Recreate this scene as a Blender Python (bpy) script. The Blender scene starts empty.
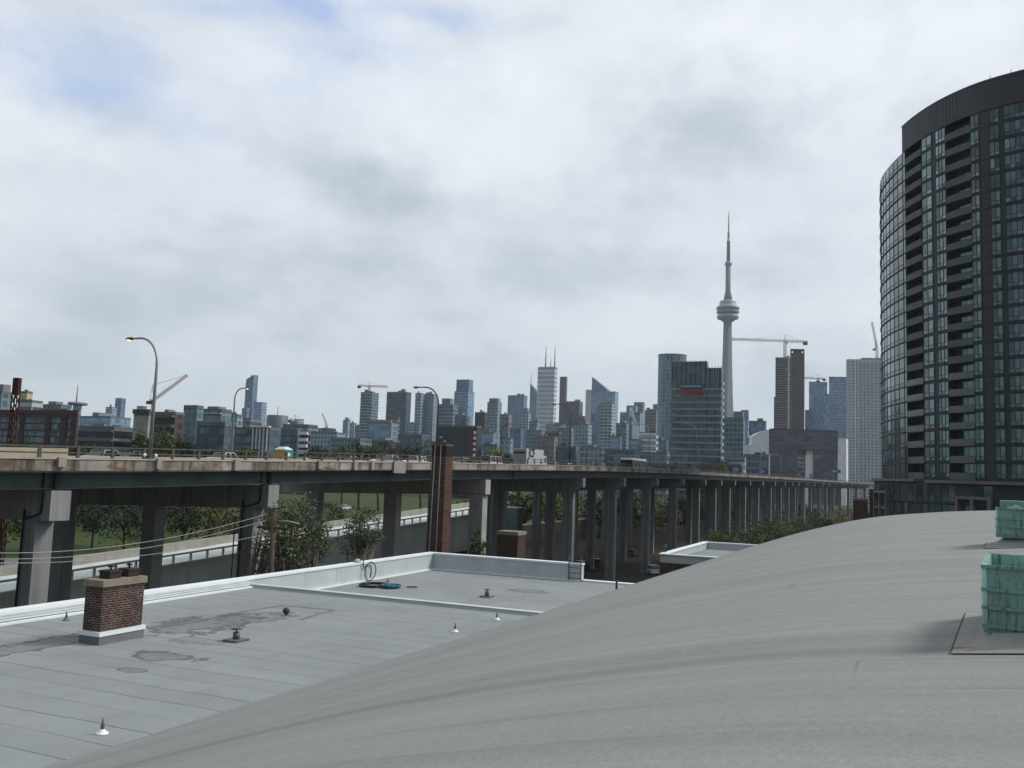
import bpy, bmesh, math, random
from mathutils import Vector, Matrix

random.seed(11)
PI = math.pi
scene = bpy.context.scene
col = scene.collection

# ------------------------------------------------------------------ camera
CAM = Vector((0.0, 0.0, 17.0))
FPX, CXP, CYP = 900.0, 512.0, 384.0
PITCH, ROLL = math.radians(5.8), math.radians(2.0)
_f = Vector((0, math.cos(PITCH), math.sin(PITCH)))
_u0 = Vector((0, -math.sin(PITCH), math.cos(PITCH)))
_r0 = Vector((1, 0, 0))
_r = _r0 * math.cos(ROLL) + _u0 * math.sin(ROLL)
_u = _u0 * math.cos(ROLL) - _r0 * math.sin(ROLL)
cd = bpy.data.cameras.new('camera')
cam = bpy.data.objects.new('camera', cd)
col.objects.link(cam)
cd.sensor_width = 36.0
cd.lens = FPX / 1024.0 * 36.0
cd.clip_start, cd.clip_end = 0.1, 20000
M = Matrix.Identity(4)
for i in range(3):
    M[i][0], M[i][1], M[i][2], M[i][3] = _r[i], _u[i], -_f[i], CAM[i]
cam.matrix_world = M
scene.camera = cam

def ray(px, py):
    return _f + _r * ((px - CXP) / FPX) - _u * ((py - CYP) / FPX)
def at(px, py, Y):
    d = ray(px, py)
    return CAM + d * (Y / d.y)
def px_of(p):
    q = Vector(p) - CAM
    return CXP + FPX * q.dot(_r) / q.dot(_f)

# ------------------------------------------------------------------ sky, sun, exposure
SUN_AZ, SUN_EL = math.radians(78), math.radians(44)      # azimuth measured from +Y towards +X
w = bpy.data.worlds.new('World')
scene.world = w
w.use_nodes = True
nt = w.node_tree
nt.nodes.clear()
def N(t, **kw):
    n = nt.nodes.new(t)
    for k, v in kw.items():
        setattr(n, k, v)
    return n
L = lambda a, b: nt.links.new(a, b)
def wmath(op, a, b=None, clamp=False):
    n = N('ShaderNodeMath', operation=op, use_clamp=clamp)
    for i, x in enumerate((a, b)):
        if x is None: continue
        if isinstance(x, (int, float)): n.inputs[i].default_value = x
        else: L(x, n.inputs[i])
    return n.outputs[0]
def wmix(fac, a, b):
    n = N('ShaderNodeMix', data_type='RGBA')
    if isinstance(fac, (int, float)): n.inputs[0].default_value = fac
    else: L(fac, n.inputs[0])
    for i, x in ((6, a), (7, b)):
        if isinstance(x, tuple): n.inputs[i].default_value = (*x, 1)
        else: L(x, n.inputs[i])
    return n.outputs[2]
tc = N('ShaderNodeTexCoord')
D = tc.outputs['Generated']
sep = N('ShaderNodeSeparateXYZ'); L(D, sep.inputs[0])
zc = wmath('ADD', wmath('MAXIMUM', sep.outputs[2], 0.0), 0.16)
proj = N('ShaderNodeCombineXYZ')
L(wmath('DIVIDE', sep.outputs[0], zc), proj.inputs[0])
L(wmath('DIVIDE', sep.outputs[1], zc), proj.inputs[1])
def wnoise(scale, detail, rough, dist, off):
    mp = N('ShaderNodeMapping'); L(proj.outputs[0], mp.inputs[0]); mp.inputs[1].default_value = off
    n = N('ShaderNodeTexNoise'); L(mp.outputs[0], n.inputs['Vector'])
    n.inputs['Scale'].default_value = scale; n.inputs['Detail'].default_value = detail
    n.inputs['Roughness'].default_value = rough; n.inputs['Distortion'].default_value = dist
    return n.outputs[0]
n1 = wnoise(1.25, 7, 0.52, 0.1, (3.1, 1.7, 0))
n2 = wnoise(0.55, 3, 0.5, 0.2, (7.7, 2.2, 0))
n3 = wnoise(3.2, 10, 0.6, 0.1, (1.7, 9.2, 0))
mpD = N('ShaderNodeMapping'); L(D, mpD.inputs[0]); mpD.inputs[1].default_value = (2.3, 0.4, 1.1); mpD.inputs[3].default_value = (1, 1, 1.5)
n4n = N('ShaderNodeTexNoise'); L(mpD.outputs[0], n4n.inputs['Vector']); n4n.inputs['Scale'].default_value = 5.5; n4n.inputs['Detail'].default_value = 9; n4n.inputs['Roughness'].default_value = 0.58; n4n.inputs['Distortion'].default_value = 0.05
n4 = n4n.outputs[0]
nm = wmath('ADD', wmath('MULTIPLY', n1, 0.42), wmath('ADD', wmath('MULTIPLY', n2, 0.20), wmath('MULTIPLY', n3, 0.38)))
ramp = N('ShaderNodeValToRGB'); nm = wmath('ADD', wmath('MULTIPLY', nm, 0.6), wmath('MULTIPLY', n4, 0.4)); L(nm, ramp.inputs[0])
e = ramp.color_ramp.elements
e[0].position, e[0].color = 0.385, (0.52, 0.57, 0.625, 1)
e[1].position, e[1].color = 0.57, (0.75, 0.785, 0.84, 1)
m_ = ramp.color_ramp.elements.new(0.48); m_.color = (0.675, 0.715, 0.77, 1)
# warped direction so that the placed cloud masses get ragged edges
wn = N('ShaderNodeTexNoise'); L(D, wn.inputs['Vector'])
wn.inputs['Scale'].default_value = 9.0; wn.inputs['Detail'].default_value = 8; wn.inputs['Roughness'].default_value = 0.66
va = N('ShaderNodeVectorMath', operation='SUBTRACT'); L(wn.outputs['Color'], va.inputs[0]); va.inputs[1].default_value = (0.5, 0.5, 0.5)
vb = N('ShaderNodeVectorMath', operation='SCALE'); L(va.outputs[0], vb.inputs[0]); vb.inputs['Scale'].default_value = 0.065
vc = N('ShaderNodeVectorMath', operation='ADD'); L(D, vc.inputs[0]); L(vb.outputs[0], vc.inputs[1])
def lobe(px, py, sx, sy, tilt=0.0):
    d0 = ray(px, py).normalized()
    rx = Vector((d0.y, -d0.x, 0)).normalized(); ry = rx.cross(d0).normalized()
    c, s = math.cos(tilt), math.sin(tilt)
    ax, ay = rx * c + ry * s, ry * c - rx * s
    out = []
    for axv, sg in ((ax, sx), (ay, sy)):
        k = FPX / sg
        dp = N('ShaderNodeVectorMath', operation='DOT_PRODUCT'); L(vc.outputs[0], dp.inputs[0]); dp.inputs[1].default_value = axv * k
        v = wmath('SUBTRACT', dp.outputs['Value'], d0.dot(axv) * k)
        out.append(wmath('MULTIPLY', v, v))
    return wmath('EXPONENT', wmath('MULTIPLY', wmath('ADD', out[0], out[1]), -1.0))
colr = ramp.outputs[0]
rag4 = wmath('ADD', wmath('MULTIPLY', wmath('SUBTRACT', n4, 0.36), 4.5, True), 0.15)
rag3 = wmath('ADD', wmath('MULTIPLY', wmath('SUBTRACT', 0.62, n4), 4.5, True), 0.2)
BLUE, DARK, WHITE = (0.40, 0.515, 0.74), (0.40, 0.465, 0.53), (0.86, 0.885, 0.925)
for (px, py, sx, sy, t, k) in ((660, 60, 330, 90, 0.1, .55), (880, 40, 200, 70, 0, .6), (480, 160, 60, 40, 0, .5), (20, 110, 90, 40, 0, .35),
                               (560, 330, 200, 40, 0, .35), (900, 260, 160, 60, 0, .35)):
    colr = wmix(wmath('MULTIPLY', wmath('MULTIPLY', lobe(px, py, sx, sy, t), rag4), k), colr, WHITE)
for (px, py, sx, sy, t, k) in ((40, 62, 60, 30, 0, .8), (130, 70, 40, 30, 0, .6), (210, 8, 50, 16, 0, .6), (320, 10, 60, 18, 0, .8),
                               (430, 14, 60, 14, 0, .6), (355, 60, 60, 26, 0, .5), (270, 85, 50, 22, 0, .45), (200, 130, 50, 25, 0, .3)):
    colr = wmix(wmath('MULTIPLY', wmath('MULTIPLY', lobe(px, py, sx, sy, t), rag3), min(1.0, k * 1.25)), colr, BLUE)
for (px, py, sx, sy, t, k) in ((355, 170, 90, 34, -0.15, .85), (420, 203, 60, 18, 0, .6), (590, 245, 160, 38, 0.12, .55), (530, 290, 110, 30, .1, .55),
                               (250, 345, 58, 11, 0.05, .8), (850, 115, 130, 45, 0.1, .5), (130, 300, 130, 28, 0, .5), (60, 362, 140, 18, 0, .5),
                               (200, 330, 150, 30, 0, .3), (740, 140, 90, 40, 0, .3), (770, 250, 200, 30, 0, .25)):
    colr = wmix(wmath('MULTIPLY', wmath('MULTIPLY', lobe(px, py, sx, sy, t), rag3), k * .8), colr, DARK)
hz = wmath('SUBTRACT', 1.0, wmath('MULTIPLY', sep.outputs[2], 7.0), True)
colr = wmix(wmath('MULTIPLY', hz, 0.85), colr, (0.68, 0.755, 0.795))
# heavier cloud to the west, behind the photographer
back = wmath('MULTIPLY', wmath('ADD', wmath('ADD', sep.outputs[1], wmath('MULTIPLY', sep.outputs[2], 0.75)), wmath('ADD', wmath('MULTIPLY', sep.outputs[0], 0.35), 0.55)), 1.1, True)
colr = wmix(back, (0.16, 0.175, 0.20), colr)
_gnd = wmath('MULTIPLY', wmath('MULTIPLY', sep.outputs[2], -12.0), 1.0, True)
sky = N('ShaderNodeTexSky'); sky.sky_type = 'NISHITA'; sky.sun_disc = False
sky.sun_elevation, sky.sun_rotation = SUN_EL, SUN_AZ
SKY_STR = 0.1
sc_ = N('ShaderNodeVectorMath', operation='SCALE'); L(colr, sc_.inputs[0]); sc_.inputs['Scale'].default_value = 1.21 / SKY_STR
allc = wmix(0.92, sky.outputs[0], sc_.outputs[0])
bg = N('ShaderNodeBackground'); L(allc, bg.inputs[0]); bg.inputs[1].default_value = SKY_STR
wo = N('ShaderNodeOutputWorld'); L(bg.outputs[0], wo.inputs[0])

sd = bpy.data.lights.new('sun', 'SUN'); sd.energy = 2.8; sd.angle = math.radians(16); sd.color = (1.0, 0.96, 0.9)
sun = bpy.data.objects.new('sun', sd); col.objects.link(sun)
sv = Vector((math.sin(SUN_AZ) * math.cos(SUN_EL), math.cos(SUN_AZ) * math.cos(SUN_EL), math.sin(SUN_EL)))
sun.rotation_euler = sv.to_track_quat('Z', 'Y').to_euler()
vs = scene.view_settings
vs.view_transform = 'Standard'; vs.look = 'None'; vs.exposure = 0.0; vs.gamma = 1.0; vs.use_curve_mapping = False
scene.cycles.max_bounces = 6
scene.cycles.diffuse_bounces = 3
scene.cycles.glossy_bounces = 3
scene.cycles.transparent_max_bounces = 6
scene.cycles.volume_bounces = 0
scene.cycles.use_denoising = True
scene.cycles.caustics_reflective = False
scene.cycles.caustics_refractive = False

# ------------------------------------------------------------------ materials
class NB:
    """tiny node builder for one material"""
    def __init__(s, name):
        s.m = bpy.data.materials.new(name); s.m.use_nodes = True
        s.t = s.m.node_tree; s.b = s.t.nodes['Principled BSDF']
    def n(s, t, **kw):
        n = s.t.nodes.new(t)
        for k, v in kw.items(): setattr(n, k, v)
        return n
    def l(s, a, b): s.t.links.new(a, b)
    def set(s, sock, x):
        if isinstance(x, (int, float)): sock.default_value = x
        elif isinstance(x, tuple): sock.default_value = (*x, 1) if len(x) == 3 and sock.type == 'RGBA' else x
        else: s.l(x, sock)
    def math(s, op, a, b=None, c=None, clamp=False):
        n = s.n('ShaderNodeMath', operation=op, use_clamp=clamp)
        for i, x in enumerate((a, b, c)):
            if x is not None: s.set(n.inputs[i], x)
        return n.outputs[0]
    def mix(s, f, a, b, blend='MIX'):
        n = s.n('ShaderNodeMix', data_type='RGBA', blend_type=blend)
        s.set(n.inputs[0], f); s.set(n.inputs[6], a); s.set(n.inputs[7], b)
        return n.outputs[2]
    def coord(s, kind='Object'):
        return s.n('ShaderNodeTexCoord').outputs[kind]
    def mapping(s, v, scale=(1, 1, 1), loc=(0, 0, 0), rot=(0, 0, 0)):
        m = s.n('ShaderNodeMapping'); s.l(v, m.inputs[0])
        m.inputs[1].default_value = loc; m.inputs[2].default_value = rot; m.inputs[3].default_value = scale
        return m.outputs[0]
    def noise(s, v, scale, detail=4, rough=0.5, dist=0.0):
        n = s.n('ShaderNodeTexNoise'); s.l(v, n.inputs['Vector'])
        n.inputs['Scale'].default_value = scale; n.inputs['Detail'].default_value = detail
        n.inputs['Roughness'].default_value = rough; n.inputs['Distortion'].default_value = dist
        return n.outputs[0]
    def ramp(s, f, stops):
        r = s.n('ShaderNodeValToRGB'); s.set(r.inputs[0], f)
        els = r.color_ramp.elements
        while len(els) < len(stops): els.new(0.5)
        for el, (p, c) in zip(els, stops):
            el.position = p; el.color = (*c, 1) if isinstance(c, tuple) else (c, c, c, 1)
        return r.outputs[0]
    def bump(s, h, strength=0.3, dist=0.02):
        b = s.n('ShaderNodeBump'); s.l(h, b.inputs['Height'])
        b.inputs['Strength'].default_value = strength; b.inputs['Distance'].default_value = dist
        s.l(b.outputs[0], s.b.inputs['Normal'])
    def out(s, color, rough=0.8, spec=0.3, metal=0.0):
        s.set(s.b.inputs['Base Color'], color); s.set(s.b.inputs['Roughness'], rough)
        s.set(s.b.inputs['Specular IOR Level'], spec); s.set(s.b.inputs['Metallic'], metal)
        return s.m

MATS = {}
def cmul(c, k): return tuple(min(1, x * k) for x in c)

def plain(name, c, rough=0.7, spec=0.3, metal=0.0, var=0.15, scale=1.5):
    if name in MATS: return MATS[name]
    b = NB(name)
    n = b.noise(b.coord(), scale, 5, 0.6)
    c2 = b.mix(b.ramp(n, [(0.3, 0.0), (0.7, 1.0)]), cmul(c, 1 - var), cmul(c, 1 + var))
    MATS[name] = b.out(c2, rough, spec, metal)
    return MATS[name]

def glow(name, c, strength):
    if name in MATS: return MATS[name]
    b = NB(name); b.b.inputs['Emission Color'].default_value = (*c, 1); b.b.inputs['Emission Strength'].default_value = strength
    MATS[name] = b.out(c, 0.4); return MATS[name]

def concrete(name, c, stain=0.35, scale=0.5, streak=True):
    if name in MATS: return MATS[name]
    b = NB(name); v = b.coord()
    n1 = b.noise(v, scale, 6, 0.6)
    col_ = b.mix(b.ramp(n1, [(0.3, 0.0), (0.72, 1.0)]), cmul(c, 0.8), cmul(c, 1.12))
    if streak:
        st = b.noise(b.mapping(v, (2.5, 2.5, 0.12)), 1.0, 5, 0.6)
        col_ = b.mix(b.math('MULTIPLY', b.ramp(st, [(0.5, 0.0), (0.72, 1.0)]), stain), col_, cmul(c, 0.35))
    fine = b.noise(v, 14.0, 3, 0.6)
    b.bump(fine, 0.25, 0.02)
    MATS[name] = b.out(col_, 0.85, 0.2); return MATS[name]

def brick(name, c1, c2, mortar, bw=0.235, bh=0.075, msize=0.012, soot=0.4):
    """brickwork from the wall UVs, which are in metres"""
    if name in MATS: return MATS[name]
    b = NB(name); uv = b.coord('UV')
    t = b.n('ShaderNodeTexBrick'); b.l(uv, t.inputs['Vector'])
    t.inputs['Color1'].default_value = (*c1, 1); t.inputs['Color2'].default_value = (*c2, 1); t.inputs['Mortar'].default_value = (*mortar, 1)
    t.inputs['Scale'].default_value = 1.0; t.inputs['Mortar Size'].default_value = msize; t.inputs['Mortar Smooth'].default_value = 0.2
    t.inputs['Brick Width'].default_value = bw; t.inputs['Row Height'].default_value = bh; t.inputs['Bias'].default_value = -0.1
    n = b.noise(b.coord(), 1.1, 6, 0.65)
    c = b.mix(b.math('MULTIPLY', b.ramp(n, [(0.45, 0.0), (0.7, 1.0)]), soot), t.outputs['Color'], (0.03, 0.022, 0.02))
    pm = b.ramp(b.noise(b.coord(), 2.6, 5, 0.6), [(0.5, 0.0), (0.66, 0.7)])
    c = b.mix(b.math('MULTIPLY', pm, t.outputs['Fac']), c, cmul(mortar, 1.7))
    var = b.noise(uv, 6.0, 3, 0.6)
    c = b.mix(b.ramp(var, [(0.35, 0.45), (0.6, 0.0)]), c, (0.022, 0.016, 0.015))
    b.bump(t.outputs['Fac'], -0.5, 0.01)
    MATS[name] = b.out(c, 0.9, 0.15); return MATS[name]

def facade(name, wall, glass, fw, fh, mull, span, rough=0.22, blinds=0.25, metal=0.45, voff=0.0, vary=0.5):
    """window grid from the wall UVs (metres): opaque mullions and spandrels, reflective panes that differ from one another"""
    if name in MATS: return MATS[name]
    b = NB(name); uv = b.coord('UV')
    s = b.n('ShaderNodeSeparateXYZ'); b.l(uv, s.inputs[0])
    u = b.math('DIVIDE', s.outputs[0], fw); v = b.math('ADD', b.math('DIVIDE', s.outputs[1], fh), voff)
    fu, fv = b.math('FRACT', u), b.math('FRACT', v)
    win = b.math('MULTIPLY', b.math('GREATER_THAN', fu, mull), b.math('GREATER_THAN', fv, span))
    cell = b.n('ShaderNodeCombineXYZ'); b.l(b.math('FLOOR', u), cell.inputs[0]); b.l(b.math('FLOOR', v), cell.inputs[1])
    wn_ = b.n('ShaderNodeTexWhiteNoise'); wn_.noise_dimensions = '2D'; b.l(cell.outputs[0], wn_.inputs['Vector'])
    r = wn_.outputs['Value']
    g = b.mix(r, cmul(glass, 1 - vary), cmul(glass, 1 + vary))
    bl = b.math('GREATER_THAN', r, 1.0 - blinds * 0.5)
    g = b.mix(b.math('MULTIPLY', bl, 0.55), g, (0.30, 0.30, 0.29))
    n = b.noise(b.coord(), 0.05, 4, 0.6)
    wc = b.mix(b.ramp(n, [(0.35, 0.0), (0.65, 1.0)]), cmul(wall, 0.88), cmul(wall, 1.1))
    c = b.mix(win, wc, g)
    b.out(c, b.math('MULTIPLY_ADD', win, rough - 0.8, 0.8), 0.5, b.math('MULTIPLY', win, metal))
    MATS[name] = b.m; return b.m

def leafmat(name, c, yel=(0.10, 0.11, 0.02), k=0.2):
    if name in MATS: return MATS[name]
    b = NB(name)
    g = b.n('ShaderNodeNewGeometry')
    c1 = b.ramp(g.outputs['Random Per Island'], [(0.0, cmul(c, 0.55)), (0.7, c), (1.0, cmul(c, 1.6))])
    n = b.noise(b.coord(), 0.6, 3, 0.5)
    c2 = b.mix(b.math('MULTIPLY', b.ramp(n, [(0.5, 0.0), (0.65, 1.0)]), k), c1, yel)
    MATS[name] = b.out(c2, 0.6, 0.25); return MATS[name]

# ------------------------------------------------------------------ mesh builder and scene tree
class MB:
    def __init__(s): s.v = []; s.f = []; s.uv = []; s.mi = []; s.sm = []
    def poly(s, pts, uv=None, mi=0, smooth=False):
        b = len(s.v); s.v += [Vector(p) for p in pts]
        s.f.append(tuple(range(b, b + len(pts)))); s.uv.append(uv); s.mi.append(mi); s.sm.append(smooth)
    def hexa(s, p, mi=0):
        """p: 4 bottom (ccw from above) + 4 top"""
        def q(a, b_, c, d, uv): s.poly([p[a], p[b_], p[c], p[d]], uv, mi)
        for a, b_ in ((0, 1), (1, 2), (2, 3), (3, 0)):
            w_ = (Vector(p[b_]) - Vector(p[a])).length
            z0, z1 = Vector(p[a]).z, Vector(p[a + 4]).z
            q(a, b_, b_ + 4, a + 4, [(0, z0), (w_, z0), (w_, z1), (0, z1)])
        s.poly([p[4], p[5], p[6], p[7]], None, mi); s.poly([p[3], p[2], p[1], p[0]], None, mi)
    def box(s, c, ax, ay, hx, hy, z0, z1, mi=0):
        """oriented box: centre c (xy), unit axes ax, ay, half sizes, z range"""
        c = Vector((c[0], c[1], 0)); ax = Vector((ax[0], ax[1], 0)); ay = Vector((ay[0], ay[1], 0))
        if ax.cross(ay).z < 0: ay = -ay
        r = [c - ax * hx - ay * hy, c + ax * hx - ay * hy, c + ax * hx + ay * hy, c - ax * hx + ay * hy]
        s.hexa([q + Vector((0, 0, z0)) for q in r] + [q + Vector((0, 0, z1)) for q in r], mi)
    def prism(s, pl, z0, z1, mi=0, cap=True, capmi=None, bottom=False):
        pl = [Vector((p[0], p[1], 0)) for p in pl]
        area = sum(a.x * b_.y - b_.x * a.y for a, b_ in zip(pl, pl[1:] + pl[:1]))
        if area < 0: pl = pl[::-1]
        u = 0.0
        for a, b_ in zip(pl, pl[1:] + pl[:1]):
            d = (b_ - a).length
            s.poly([(a.x, a.y, z0), (b_.x, b_.y, z0), (b_.x, b_.y, z1), (a.x, a.y, z1)], [(u, z0), (u + d, z0), (u + d, z1), (u, z1)], mi)
            u += d
        if cap: s.poly([(p.x, p.y, z1) for p in pl], [(p.x, p.y) for p in pl], mi if capmi is None else capmi)
        if bottom: s.poly([(p.x, p.y, z0) for p in pl[::-1]], None, mi)
    def tube(s, pts, r, n=8, mi=0, cap=True, smooth=True):
        pts = [Vector(p) for p in pts]
        rs = r if isinstance(r, (list, tuple)) else [r] * len(pts)
        b = len(s.v); ref = None
        for i, p in enumerate(pts):
            t = (pts[min(i + 1, len(pts) - 1)] - pts[max(i - 1, 0)]).normalized()
            if ref is None:
                ref = Vector((1, 0, 0)) if abs(t.x) < 0.8 else Vector((0, 1, 0))
            a = (ref - t * ref.dot(t)).normalized(); ref = a; c = t.cross(a)
            for k in range(n):
                q = 2 * PI * k / n
                s.v.append(p + (a * math.cos(q) + c * math.sin(q)) * rs[i])
        for i in range(len(pts) - 1):
            for k in range(n):
                k2 = (k + 1) % n
                s.f.append((b + i * n + k, b + i * n + k2, b + (i + 1) * n + k2, b + (i + 1) * n + k)); s.uv.append(None); s.mi.append(mi); s.sm.append(smooth)
        if cap:
            s.f.append(tuple(b + k for k in range(n - 1, -1, -1))); s.uv.append(None); s.mi.append(mi); s.sm.append(False)
            s.f.append(tuple(b + (len(pts) - 1) * n + k for k in range(n))); s.uv.append(None); s.mi.append(mi); s.sm.append(False)
    def lathe(s, c, prof, n=24, mi=0, smooth=True):
        c = Vector(c); b = len(s.v)
        for (r, z) in prof:
            for k in range(n):
                q = 2 * PI * k / n
                s.v.append(Vector((c.x + r * math.cos(q), c.y + r * math.sin(q), c.z + z)))
        for i in range(len(prof) - 1):
            for k in range(n):
                k2 = (k + 1) % n
                s.f.append((b + i * n + k, b + i * n + k2, b + (i + 1) * n + k2, b + (i + 1) * n + k)); s.uv.append(None); s.mi.append(mi); s.sm.append(smooth)
        s.f.append(tuple(b + k for k in range(n - 1, -1, -1))); s.uv.append(None); s.mi.append(mi); s.sm.append(False)
        s.f.append(tuple(b + (len(prof) - 1) * n + k for k in range(n))); s.uv.append(None); s.mi.append(mi); s.sm.append(False)
    def ball(s, c, rx, ry, rz, n=10, mi=0):
        c = Vector(c); b = len(s.v); m = n // 2
        for i in range(m + 1):
            t = PI * i / m
            for k in range(n):
                q = 2 * PI * k / n
                s.v.append(c + Vector((rx * math.sin(t) * math.cos(q), ry * math.sin(t) * math.sin(q), -rz * math.cos(t))))
        for i in range(m):
            for k in range(n):
                k2 = (k + 1) % n
                s.f.append((b + i * n + k, b + i * n + k2, b + (i + 1) * n + k2, b + (i + 1) * n + k)); s.uv.append(None); s.mi.append(mi); s.sm.append(True)
    def build(s, name, mats, parent=None, bevel=0.0):
        if not isinstance(mats, (list, tuple)): mats = [mats]
        if parent is not None:
            r = parent
            while r.parent: r = r.parent
            org = r.location.copy()
        else:
            org = Vector((sum(p.x for p in s.v) / len(s.v), sum(p.y for p in s.v) / len(s.v), min(p.z for p in s.v)))
        me = bpy.data.meshes.new(name)
        me.from_pydata([tuple(p - org) for p in s.v], [], s.f)
        uvl = me.uv_layers.new(name='UVMap')
        for poly, uv in zip(me.polygons, s.uv):
            for j, li in enumerate(poly.loop_indices):
                if uv: uvl.data[li].uv = uv[j]
                else:
                    co = me.vertices[me.loops[li].vertex_index].co + org
                    uvl.data[li].uv = (co.x, co.y)
        me.polygons.foreach_set('material_index', s.mi)
        me.polygons.foreach_set('use_smooth', s.sm)
        for m in mats: me.materials.append(m)
        me.update()
        o = bpy.data.objects.new(name, me); col.objects.link(o)
        if parent is not None: o.parent = parent
        else: o.location = org
        if bevel:
            bv = o.modifiers.new('bevel', 'BEVEL'); bv.width = bevel; bv.segments = 2; bv.limit_method = 'ANGLE'
        return o

def tag(o, label=None, cat=None, group=None, kind=None):
    if label: o['label'] = label
    if cat: o['category'] = cat
    if group: o['group'] = group
    if kind: o['kind'] = kind
    return o
def thing(name, label, cat, loc, group=None):
    o = bpy.data.objects.new(name, None); o.empty_display_size = 0.5
    col.objects.link(o); o.location = Vector(loc)
    return tag(o, label, cat, group)
def copy_tree(o, parent=None):
    c = o.copy(); col.objects.link(c); c.parent = parent
    for ch in list(o.children): copy_tree(ch, c)
    return c

# street grid of the place: A runs along the expressway, B across it (to the left)
A2 = Vector((0.396, 0.918, 0)); B2 = Vector((-0.918, 0.396, 0)); UP = Vector((0, 0, 1))
def W(u, v, z=0.0): return A2 * u + B2 * v + Vector((0, 0, z))
def uvbox(mb, u0, u1, v0, v1, z0, z1, mi=0):
    mb.box(W((u0 + u1) / 2, (v0 + v1) / 2), A2, B2, abs(u1 - u0) / 2, abs(v1 - v0) / 2, z0, z1, mi)
def lerp_table(t, x):
    if x <= t[0][0]: return t[0][1]
    for (a, ya), (b_, yb) in zip(t, t[1:]):
        if x <= b_: return ya + (yb - ya) * (x - a) / (b_ - a)
    return t[-1][1]
def catmull(pts, n):
    out = []
    P = [pts[0] * 2 - pts[1]] + list(pts) + [pts[-1] * 2 - pts[-2]]
    for i in range(1, len(P) - 2):
        p0, p1, p2, p3 = P[i - 1:i + 3]
        for k in range(n):
            t = k / n
            out.append(0.5 * ((2 * p1) + (p2 - p0) * t + (2 * p0 - 5 * p1 + 4 * p2 - p3) * t * t + (3 * p1 - p0 - 3 * p2 + p3) * t ** 3))
    out.append(pts[-1]); return out
def onz(px, py, z):
    d = ray(px, py)
    return CAM + d * ((z - CAM.z) / d.z)
def uv_of(p): return (p.x * A2.x + p.y * A2.y, p.x * B2.x + p.y * B2.y)

# ------------------------------------------------------------------ ground
def mat_ground():
    b = NB('bare_earth'); v = b.coord()
    n1 = b.noise(v, 0.05, 6, 0.6); n2 = b.noise(v, 0.9, 6, 0.65)
    c = b.ramp(n1, [(0.35, (0.055, 0.044, 0.033)), (0.5, (0.075, 0.064, 0.05)), (0.66, (0.035, 0.044, 0.02))])
    c = b.mix(b.ramp(n2, [(0.35, 0.0), (0.7, 0.6)]), c, (0.05, 0.045, 0.04))
    b.bump(n2, 0.6, 0.1)
    return b.out(c, 0.95, 0.1)
def mat_grass():
    b = NB('mown_grass'); v = b.coord()
    n1 = b.noise(v, 0.06, 6, 0.6); n2 = b.noise(v, 1.5, 5, 0.65)
    c = b.ramp(n1, [(0.35, (0.022, 0.044, 0.010)), (0.5, (0.040, 0.068, 0.015)), (0.66, (0.055, 0.066, 0.022))])
    c = b.mix(b.ramp(n2, [(0.35, 0.0), (0.7, 0.5)]), c, (0.022, 0.04, 0.009))
    b.bump(n2, 0.5, 0.08)
    return b.out(c, 0.9, 0.15)
MGRASS = mat_grass()
g = MB(); R = 6500
g.poly([(-R, -300, 0), (R, -300, 0), (R, R, 0), (-R, R, 0)])
tag(g.build('ground', mat_ground()), kind='structure')
# lawn rising beyond the viaduct and the ramp
g = MB()
def lawn_z(v): return lerp_table([(88, 0.05), (100, 2.2), (130, 4.6), (200, 6.2), (420, 7.0)], v)
us = [-60 + 20 * i for i in range(34)]; vv = [88, 94, 100, 110, 120, 130, 150, 175, 200, 260, 330, 420]
for ua, ub in zip(us, us[1:]):
    for va_, vb_ in zip(vv, vv[1:]):
        q = [W(a, b_, lawn_z(b_) + 0.5 * math.sin(a * 0.05 + b_ * 0.03)) for a, b_ in ((ua, va_), (ub, va_), (ub, vb_), (ua, vb_))]
        if W(ua, va_).y > -60: g.poly(q[::-1] if (q[1] - q[0]).cross(q[2] - q[0]).z < 0 else q, None, 0, True)
tag(g.build('lawn', MGRASS), kind='structure')
g = MB()
pp = [W(u, 100 + 5 * math.sin(u * 0.02)) for u in range(-20, 420, 10)]
for a, b_ in zip(pp, pp[1:]):
    va_, vb_ = uv_of(a)[1], uv_of(b_)[1]
    g.poly([a + UP * (lawn_z(va_) + .62), b_ + UP * (lawn_z(vb_) + .62), b_ + B2 * 4 + UP * (lawn_z(vb_ + 4) + .62), a + B2 * 4 + UP * (lawn_z(va_ + 4) + .62)])
tag(g.build('path', plain('asphalt_path', (0.16, 0.16, 0.155), 0.9)), kind='structure')
g = MB()
uvbox(g, -30, 420, 16, 25, -0.5, 0.012)
tag(g.build('service_road', plain('asphalt', (0.06, 0.06, 0.06), 0.9)), kind='structure')

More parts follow.
